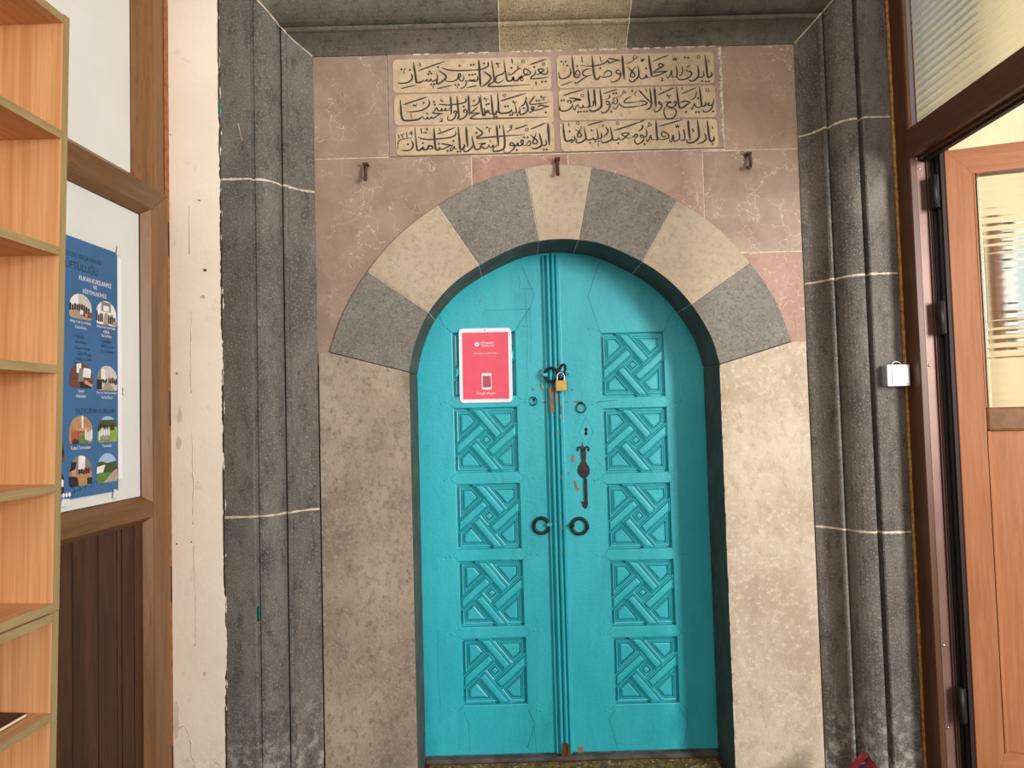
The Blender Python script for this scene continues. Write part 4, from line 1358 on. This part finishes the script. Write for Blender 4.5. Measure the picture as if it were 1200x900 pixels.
ptext('DİYANET İŞLERİ BAŞKANLIĞI', -.488, 1.874, .232, .021, NAVY)
ptext('MÜFTÜLÜĞÜ', -.466, 1.847, .160, .030, NAVY)
ptext("KUR'AN KURSLARIMIZ", -.396, 1.814, .146, .014, SIGNW)
ptext('VE', -.400, 1.797, .018, .011, SIGNW)
ptext('EĞİTİMLERİMİZ', -.400, 1.780, .106, .0145, SIGNW)
CAPT = [(-.462, 1.687, 'Bölge Yatılı Kız Hafızlık', .088), (-.462, 1.674, "Kur'an Kursu", .046), (-.347, 1.686, 'Bölge Erkek Yatılı Hafızlık', .088), (-.347, 1.674, 'Hafızlık', .028), (-.347, 1.662, "Kur'an Kursu", .046),
        (-.462, 1.494, 'Sosyal', .024), (-.462, 1.481, 'Aktiviteler', .042), (-.346, 1.493, 'İstasyon Yatılı Kız Hafızlık', .094), (-.346, 1.480, "Kur'an Kursu", .050),
        (-.462, 1.337, 'Futbol Turnuvaları', .082), (-.346, 1.337, 'Turnuvalar', .044)]
for yc, zc, s, wd_ in CAPT:
    ptext(s, yc, zc, wd_, .0095, SIGNW)
for yc, zc, s, wd_ in [(-.470, 1.648, '- Hafızlık', .046), (-.462, 1.632, 'Kursumuz', .044), (-.456, 1.616, '• İslami İlimler', .066), (-.450, 1.600, '• Dini Musıki', .066), (-.452, 1.585, '- Hadis ve Tefsir', .072), (-.476, 1.573, 'Dersleri', .034),
                       (-.348, 1.645, '• Etkinlikler', .050), (-.344, 1.630, '• Bilgi Yarışmaları', .062), (-.342, 1.614, 'Çay Etkinlikleri', .066)]:
    ptext(s, yc, zc, wd_, .0095, NAVY)
ptext("YAZ KUR'AN KURSLARI", -.398, 1.439, .176, .015, NAVY)
CL = {k: M('print_' + k, S(*v), S(*[min(255, int(q * 1.08)) for q in v]), 40, .5) for k, v in dict(
    wall=(196, 190, 186), dark=(48, 40, 42), carpet=(168, 146, 128), wood=(176, 134, 92), green=(96, 128, 62), sky=(158, 186, 214), red=(170, 84, 78), white=(228, 224, 220), robe=(104, 70, 62), lawn=(138, 164, 66), tree=(66, 80, 48), path=(176, 158, 140), grey=(128, 124, 124), skin=(206, 150, 120)).items()}


def arch_photo(y0, y1, z0, z1, bgk, shapes):
    hw, yc = (y1 - y0) / 2, (y0 + y1) / 2
    H = z1 - z0
    pts = [(y0 + .008, z0), (y1 - .008, z0), (y1 - .002, z0 + .003), (y1, z0 + .010)]
    hh = min(hw, H * .55)
    pts += [(yc + hw * math.cos(t), z1 - hh + hh * math.sin(t)) for t in [i * math.pi / 12 for i in range(13)]]
    pts += [(y0, z0 + .010), (y0 + .002, z0 + .003)]
    base = MB().add([(PX + .0004, y, z - 1.2) for y, z in pts], [list(range(len(pts)))]).build('photo', CL[bgk], po, local=True, fix=False)
    mb = MB()
    for k, (c, uv) in enumerate(shapes):
        mb.mat(CL[c])
        q = [(y0 + u * (y1 - y0), z0 + v * H) for u, v in uv]
        # keep inside the arched outline
        for i in range(len(pts)):
            a, b = pts[i], pts[(i + 1) % len(pts)]
            nx, ny = b[1] - a[1], -(b[0] - a[0])
            if len(q) > 2:
                q = clip(q, nx, ny, nx * a[0] + ny * a[1])
        if len(q) > 2:
            mb.add([(PX + .0006 + .00006 * k, y, z - 1.2) for y, z in q], [list(range(len(q)))])
    mb.build('photo_image', None, base, local=True, fix=False)


R4 = lambda a, b, c, d: [(a, b), (c, b), (c, d), (a, d)]


def crowd(u0, u1, v, h, n, c='dark'):
    return [(c, [(u, v0), (u + w_, v0), (u + w_, v0 + hh), (u + w_ / 2, v0 + hh * 1.25), (u, v0 + hh)]) for u, v0, w_, hh in
            [(u0 + (u1 - u0) * i / n, v + random.uniform(-.03, .03), (u1 - u0) / n * .8, h * random.uniform(.7, 1.1)) for i in range(n)]]


arch_photo(-.510, -.414, 1.697, 1.768, 'wall', [('white', R4(0, .55, .38, 1)), ('carpet', R4(0, 0, 1, .32))] + crowd(0, .9, .30, .24, 9) + crowd(.5, 1, .1, .25, 5, 'robe') + [('white', R4(.45, .18, .58, .36)), ('skin', R4(.68, .12, .76, .24))])
arch_photo(-.395, -.299, 1.694, 1.765, 'white', [('grey', R4(.25, .55, .72, .95)), ('white', R4(.34, .58, .62, .8)), ('carpet', [(.32, 0), (.62, 0), (.55, .5), (.42, .5)])] + crowd(0, .34, .08, .36, 4) + crowd(.58, .96, .06, .34, 5) + [('wood', R4(.78, .04, 1, .2))])
arch_photo(-.510, -.412, 1.503, 1.573, 'robe', [('white', R4(.3, .6, .5, 1)), ('grey', [(.35, .25), (.62, .25), (.62, .75), (.42, .8)]), ('white', [(.55, .45), (.9, .42), (.95, .8), (.6, .82)]), ('dark', R4(.45, 0, .95, .26)), ('skin', [(.62, .2), (.98, .05), (1, .15), (.68, .34)])])
arch_photo(-.393, -.296, 1.500, 1.573, 'wall', [('grey', R4(0, .35, .22, .9)), ('white', R4(.2, .4, .4, .85)), ('carpet', [(.25, 0), (.9, 0), (.62, .3), (.4, .3)]), ('dark', R4(0, .02, .24, .42))] + crowd(.55, 1, .28, .2, 6) + crowd(.2, .5, .3, .14, 4))
arch_photo(-.512, -.413, 1.348, 1.426, 'wood', [('white', R4(.52, .5, .6, 1)), ('skin', R4(.28, .38, .86, .56)), ('red', R4(.34, .36, .8, .46)), ('green', [(.2, 0), (.85, 0), (.66, .32), (.44, .32)])] + crowd(.1, .44, .08, .34, 5, 'red') + crowd(.66, 1, .1, .32, 4, 'white') + crowd(.12, .42, 0, .16, 4))
arch_photo(-.390, -.296, 1.347, 1.424, 'lawn', [('sky', R4(0, .82, 1, 1)), ('tree', R4(0, .58, 1, .86))] + crowd(.0, .85, .46, .2, 8) + crowd(.05, .6, .1, .4, 7, 'white') + crowd(.1, .6, .06, .2, 5, 'grey'))
arch_photo(-.513, -.416, 1.231, 1.315, 'grey', [('white', R4(.4, .55, .7, 1)), ('wood', R4(.3, 0, 1, .4)), ('skin', R4(.12, .36, .3, .7)), ('dark', [(0, 0), (.42, 0), (.36, .3), (0, .36)]), ('dark', [(.02, .5), (.26, .56), (.34, .78), (.12, .82)]), ('red', R4(.66, .45, 1, .6))] + crowd(.4, .9, .38, .16, 5) + [('dark', R4(.78, .02, 1, .24))])
arch_photo(-.395, -.297, 1.229, 1.315, 'sky', [('tree', [(0, .3), (1, .3), (1, .72), (.5, .66), (.2, .74), (0, .7)]), ('white', [(0, .34), (.3, .36), (.4, .62), (.02, .56)]), ('green', R4(0, 0, .7, .34)), ('path', [(.3, 0), (1, 0), (1, .42), (.85, .4)])])
arch_photo(-.628, -.530, 1.300, 1.376, 'tree', [('robe', R4(.2, 0, 1, .4))] + crowd(.1, 1, .2, .3, 6))
arch_photo(-.628, -.531, 1.214, 1.290, 'dark', crowd(.1, 1, .3, .3, 6, 'white'))
sp_ = MB()
for pts in ([(-.505, 1.215), (-.46, 1.222), (-.41, 1.235), (-.36, 1.238), (-.32, 1.246), (-.295, 1.262)],):
    spn = spline(pts, 8)
    sp_.tube([(PX + .0003, p.x, p.y - 1.2) for p in spn], .0007, seg=4)
    for i in range(3, len(spn) - 1, 4):
        p = spn[i]
        for sgn in (-1, 1):
            a = Vector((p.x - .012, p.y + sgn * .014))
            sp_.tube([(PX + .0003, p.x, p.y - 1.2), (PX + .0003, (p.x + a.x) / 2 + .003, (p.y + a.y) / 2 - 1.2 + sgn * .003), (PX + .0003, a.x, a.y - 1.2)], .0006, seg=4)
sp_.build('branch_print', NAVY, po, local=True)
ic = MB()
for yc in (-.546, -.534, -.522, -.510):
    n = 14
    ic.add([(PX + .0005, yc + .0048 * math.cos(2 * math.pi * i / n), .0125 + .0062 * math.sin(2 * math.pi * i / n)) for i in range(n)], [list(range(n))])
ic.build('contact_icon', SIGNW, po, local=True, fix=False)
TAPE = M('clear_tape', S(228, 230, 228), S(220, 222, 220), 20, .15)
for yc, zc, hh, ww in ((-.285, 1.928, .02, .014), (-.262, 1.50, .012, .008), (-.31, 1.19, .016, .012), (-.53, 1.192, .012, .02)):
    MB().add([(PX + .0016, yc - ww, zc - 1.2 - hh * .6), (PX + .0016, yc + ww * .6, zc - 1.2 - hh), (PX + .0016, yc + ww, zc - 1.2 + hh * .7), (PX + .0016, yc - ww * .5, zc - 1.2 + hh)], [(0, 1, 2, 3)]).build('tape', TAPE, po, local=True)

# ------------------------------------------------------------------ two stacked bookcases
BA = -math.atan(.0542)
LEAN = .020


def bookcase(label, z0, z1, shelves):
    lean_x = -.957 + (z0 - 1.5) * LEAN
    t = thing('bookcase', label, 'bookcase', (lean_x, 1.49, z0), BA, 'stacked bookcases by the left door', ry=LEAN)
    T, Dp, Ln = .018, .235, 1.10
    H = z1 - z0

    def pan(name, x0, x1, y0, y1, za, zb, mt_, em, faces):
        mb = MB().mat(mt_).box(x0, x1, y0, y1, za, zb)
        o_ = mb.build(name, None, t, local=True)
        return o_
    pan('side_panel', -Dp, -.001, 0, T, 0, H, BAMBOO, EDGE, None)
    pan('side_panel', -Dp, -.001, -Ln, -Ln + T, 0, H, BAMBOO, EDGE, None)
    for ya in (0, -Ln):
        MB().box(-.001, 0, ya, ya + T, 0, H).build('edge_band', EDGE, t, local=True, label='olive edge banding')
    pan('back_panel', -Dp - .006, -Dp, -Ln, T, 0, H, BAMBOO, EDGE, None)
    for za in shelves:
        pan('shelf', -Dp, -.002, -Ln + T, 0, za - z0, za - z0 + T, BAMBOOH, EDGEH, None)
        MB().mat(EDGEH).box(-.002, -.001, -Ln + T, 0, za - z0, za - z0 + T).build('edge_band', None, t, local=True, label='olive edge banding')
    return t


bookcase('upper light bamboo open bookcase, stacked on another beside the left door', 1.013, 2.284, [1.013, 1.259, 1.510, 1.761, 2.012, 2.264])
lower = bookcase('lower light bamboo open bookcase standing on the floor, with a dark book inside', .0, 1.012, [.05, .285, .538, .789, .992])
bk = thing('book', 'dark maroon book lying on a shelf of the lower bookcase', 'book', (-1.06, 1.44, .8085), BA)
lm = Matrix.LocRotScale(lower.location, lower.rotation_euler, None)
bk.location = lm @ Vector((-.094, -.052, .8072))
bk.rotation_euler = lower.rotation_euler
MB().box(-.085, .058, -.26, .030, .0005, .0018).box(-.085, .058, -.26, .030, .0075, .0090).box(-.087, -.083, -.26, .03, .0005, .0090).build('cover', BOOKC, bk, local=True)
MB().box(-.083, .0575, -.257, .0295, .0018, .0075).build('pages', PAGES, bk, local=True)

# ------------------------------------------------------------------ right wall: frame, top light, open door leaf
RX = 1.358
fo = MB()
z = 0.0
pv = None
while z < 3.3:
    a = (pv or .006) * .6 + random.uniform(.0005, .0065) * .6
    if pv is not None:
        x0 = RX - .005
        fo.add([(x0 - a * .3, 2.436, z), (RX + .004, 2.436 - a, z), (RX + .004, 2.436 - pv, z - .008), (x0 - pv * .3, 2.436, z - .008), (x0 - a * .3, 2.47, z), (x0 - pv * .3, 2.47, z - .008)],
               [(0, 1, 2, 3), (0, 3, 5, 4)])
    pv = a
    z += .008
o = fo.build('foam_seal', FOAM, fix=False)
tag(o, 'ragged yellow foam bead between right stone frame and brown door frame', 'foam')
rf = thing('door_frame', 'dark brown wood-look frame on the right with ribbed glass top light', 'door frame', (RX, 2.44, 0))
MB().zprism([(RX, 2.437), (RX, 2.357), (RX + .003, 2.352), (RX + .020, 2.350), (RX + .022, 2.356), (RX + .022, 2.437)], 0, 3.2).build('post', POSTW, rf)
MB().zprism([(RX + .0225, 2.437), (RX + .0225, 2.36), (RX + .0255, 2.36), (RX + .0255, 2.437)], 0, 3.2).build('gasket', BLACK, rf)
MB().box(RX + .026, RX + .054, 2.358, 2.437, 0, 2.215).build('metal_strip', ALU, rf, label='brown metal strip with screws')
rb = MB()
for k, (a, b, y) in enumerate([(.0545, .057, 2.375), (.057, .060, 2.352), (.060, .0625, 2.375), (.0625, .067, 2.350)]):
    rb.mat(BLACK if k % 2 == 0 else ALU).box(RX + a, RX + b, y, 2.437, 0, 2.215)
rb.build('sealing_rib', None, rf)
MB().box(RX + .0675, RX + .074, 2.37, 2.437, 0, 2.215).build('silver_channel', SILVER, rf)
MB().box(RX + .075, RX + .16, 2.395, 2.437, 0, 3.2).build('outer_post', BLACK, rf)
for zz in (2.185, 1.52, .60, .335):
    MB().dome((RX + .034, 2.358, zz), .005, .004).build('screw', STEEL, rf)
# upper glazing
MB().zprism([(RX + .003, 2.352), (RX + .018, 2.336), (RX + .030, 2.336), (RX + .030, 2.352)], 2.318, 3.2).build('glazing_bead', OAKL, rf)
MB().box(RX + .004, RX + .016, 2.334, 2.337, 2.318, 3.2).build('silver_channel', SILVER, rf)
tb = MB()
tb.cbox(RX - .006, RX + .03, 1.28, 2.362, 2.222, 2.318, .006)
tb.build('transom', TRANSOM, rf)
tb = MB()
for k, (x, z0, z1) in enumerate(((RX + .036, 2.214, 2.300), (RX + .050, 2.206, 2.290), (RX + .066, 2.214, 2.29))):
    tb.mat(POSTW if k != 1 else BLACK).box(x - .008, x + .008, 1.28, 2.348, z0, z1)
tb.build('sealing_rib', None, rf)
MB().box(RX, RX + .07, 1.20, 1.28, 0, 3.2).build('post', POSTW, rf)


def reeded(u0, u1, v0, v1, pitch, amp, th, fn, waves=0):
    """pane with horizontal ribs; fn(u, v, d) -> point"""
    nv = int((v1 - v0) / pitch * 8)
    nu = 2 if not waves else 40
    mb = MB()
    vs = []
    for sd in (0, 1):
        for j in range(nv + 1):
            v = v0 + (v1 - v0) * j / nv
            for i in range(nu + 1):
                u = u0 + (u1 - u0) * i / nu
                wob = waves * math.sin(u * 38 + v * 3) * .0012
                d = amp * abs(math.sin(math.pi * (v + wob - v0) / pitch)) if sd == 0 else -th
                vs.append(fn(u, v, d))
    W_ = nu + 1
    off = W_ * (nv + 1)
    fs = []
    for j in range(nv):
        for i in range(nu):
            a = j * W_ + i
            fs += [(a, a + 1, a + W_ + 1, a + W_), (off + a, off + a + W_, off + a + W_ + 1, off + a + 1)]
    mb.add(vs, fs, True)
    for j in range(nv):
        a, b = j * W_, (j + 1) * W_
        mb.f += [[a, b, off + b, off + a], [a + nu, off + a + nu, off + b + nu, b + nu]]
        mb.mi += [0, 0]
        mb.sm += [False, False]
    for i in range(nu):
        a, b = i, nv * W_ + i
        mb.f += [[a, off + a, off + a + 1, a + 1], [b, b + 1, off + b + 1, off + b]]
        mb.mi += [0, 0]
        mb.sm += [False, False]
    return mb


reeded(1.281, 2.345, 2.31, 3.19, .026, .0022, .005, lambda u, v, d: (RX + .022 - d, u, v)).build('ribbed_pane', GLASS, rf, label='ribbed glass top light')

# open leaf, hinged at the far post and swung outwards
LANG = -math.radians(18.5)
d4 = thing('door_4', 'open brown wood-look door leaf on the right with ribbed glass upper pane', 'door', (1.443, 2.30, .02), LANG, kind='structure')
LW, LT = .90, .068


def lf(name, mt_, x0, x1, y0, y1, z0, z1, c=.003, par=None, **kw):
    return MB().cbox(x0, x1, y0, y1, z0 - .02, z1 - .02, c).build(name, mt_, par or d4, local=True, **kw)


lf('stile', OAKL, 0, .079, 0, LT, .03, 2.223)
lf('stile', OAKL, LW - .079, LW, 0, LT, .03, 2.223)
MB().add([(x, y, z - .02) for y in (-.0004, LT) for x, z in ((.002, 2.2225), (.0795, 2.137), (LW - .0795, 2.137), (LW - .002, 2.2225))],
         [(0, 1, 2, 3), (4, 7, 6, 5), (0, 4, 5, 1), (1, 5, 6, 2), (2, 6, 7, 3), (3, 7, 4, 0)]).build('top_rail', OAKLH, d4, local=True)
lf('mid_rail', OAKH, .0795, LW - .0795, -.001, LT, 1.300, 1.376, .008)
MB().add([(x, y, z - .02) for y in (-.0004, LT) for x, z in ((.002, .032), (.0795, .29), (LW - .0795, .29), (LW - .002, .032))],
         [(3, 2, 1, 0), (5, 6, 7, 4), (1, 5, 4, 0), (2, 6, 5, 1), (3, 7, 6, 2), (0, 4, 7, 3)]).build('bottom_rail', OAKLH, d4, local=True)
lf('lower_panel', OAKL, .0795, LW - .0795, .012, .05, .29, 1.30, .001)
bd = MB()
bd.zprism([(.0795, -.002), (.0835, -.002), (.094, .012), (.0795, .012)], .270, 1.28)
bd.zprism([(LW - .0795, -.002), (LW - .0835, -.002), (LW - .094, .012), (LW - .0795, .012)], .270, 1.28)
bd.build('panel_bead', OAKL, d4, local=True)
gb = MB()
gb.zprism([(.0785, -.001), (.081, -.001), (.087, .012), (.0785, .012)], 1.356, 2.117)
gb.build('glazing_bead', OAKL, d4, local=True)
reeded(.084, LW - .083, 1.374, 2.139, .026, .0020, .005, lambda u, v, d: (u, .014 - d, v - .02), 1).build('ribbed_pane', GLASS, d4, local=True, label='ribbed wavy glass')
ge = MB()
ge.mat(BLACK).box(-.020, -.0005, .022, .050, .02, 2.20)
ge.mat(M('dark_brown_seal', S(46, 32, 32), S(36, 26, 27), 20, .5)).box(-.012, -.0005, .004, .022, .02, 2.20).box(-.028, -.0005, .052, LT, .02, 2.20)
ge.build('edge_seal', None, d4, local=True, label='black rubber seal along the hinge edge')
for zc in (2.095, 1.675, .42):
    h = MB().cbox(-.040, -.014, .010, .030, zc - .075, zc + .035, .003)
    h.tube([(-.030, .008, zc - .075), (-.030, .008, zc + .035)], .008, seg=10)
    h.build('hinge', BLACK, d4, local=True)

# light switch on the right pilaster
sw = thing('light_switch', 'white surface mounted light switch on the right grey stone', 'light switch', (1.312, PY, 1.491))
SY = PY - .04
MB().cbox(1.274, 1.350, SY + .006, PY + .001, 1.456, 1.528, .004).build('back_box', GREYP, sw)
MB().cbox(1.2735, 1.3505, SY, SY + .0065, 1.4555, 1.5285, .003).build('cover_plate', WHITE, sw)
MB().cbox(1.288, 1.3435, SY - .004, SY + .001, 1.464, 1.519, .002).build('rocker', WHITE, sw)
MB().tube([tuple(p) for p in spline([(1.302, PY - .02, 1.526), (1.306, PY - .018, 1.536), (1.316, PY - .017, 1.540), (1.328, PY - .017, 1.537), (1.336, PY - .018, 1.526)], 5)], .0014, seg=8).build('cable_loop', WHITE, sw)

# ------------------------------------------------------------------ outdoors beyond the right door
ew = MB().box(1.5, 6.5, 3.2, 3.4, -.1, 4.2)
tag(ew.build('exterior_wall', CREAM), 'sunlit cream outside wall beyond the open right door', 'wall', kind='structure')
eg = MB().box(1.42, 6.5, -3, 3.2, -.12, -.02)
tag(eg.build('ground', PAVE), 'pale paving outside the right door', 'paving', kind='structure')
tw = thing('window_1', 'white framed outside window seen through the ribbed door glass', 'window', (2.5, 3.2, 1.70), kind='structure')
wf = MB()
for a in ((2.21, 2.27, 1.70, 2.13), (2.75, 2.81, 1.70, 2.13), (2.21, 2.81, 1.70, 1.76), (2.21, 2.81, 2.07, 2.13), (2.48, 2.54, 1.70, 2.13)):
    wf.cbox(a[0], a[1], 3.15, 3.2, a[2], a[3], .006)
wf.build('frame', WHITE, tw)
MB().box(2.26, 2.76, 3.175, 3.19, 1.75, 2.08).build('pane', PANE, tw)
MB().cbox(2.185, 2.209, 3.16, 3.2, 1.68, 2.16, .004).box(2.185, 2.84, 3.16, 3.2, 1.675, 1.699).build('outer_trim', OAKL, tw)
# small foam and trim at the outer corner
cn = MB().box(1.515, 1.56, 3.17, 3.2, 0, 4.0)
tag(cn.build('foam_seal', FOAM), 'vertical foam strip on the sunlit outside wall corner', 'foam')
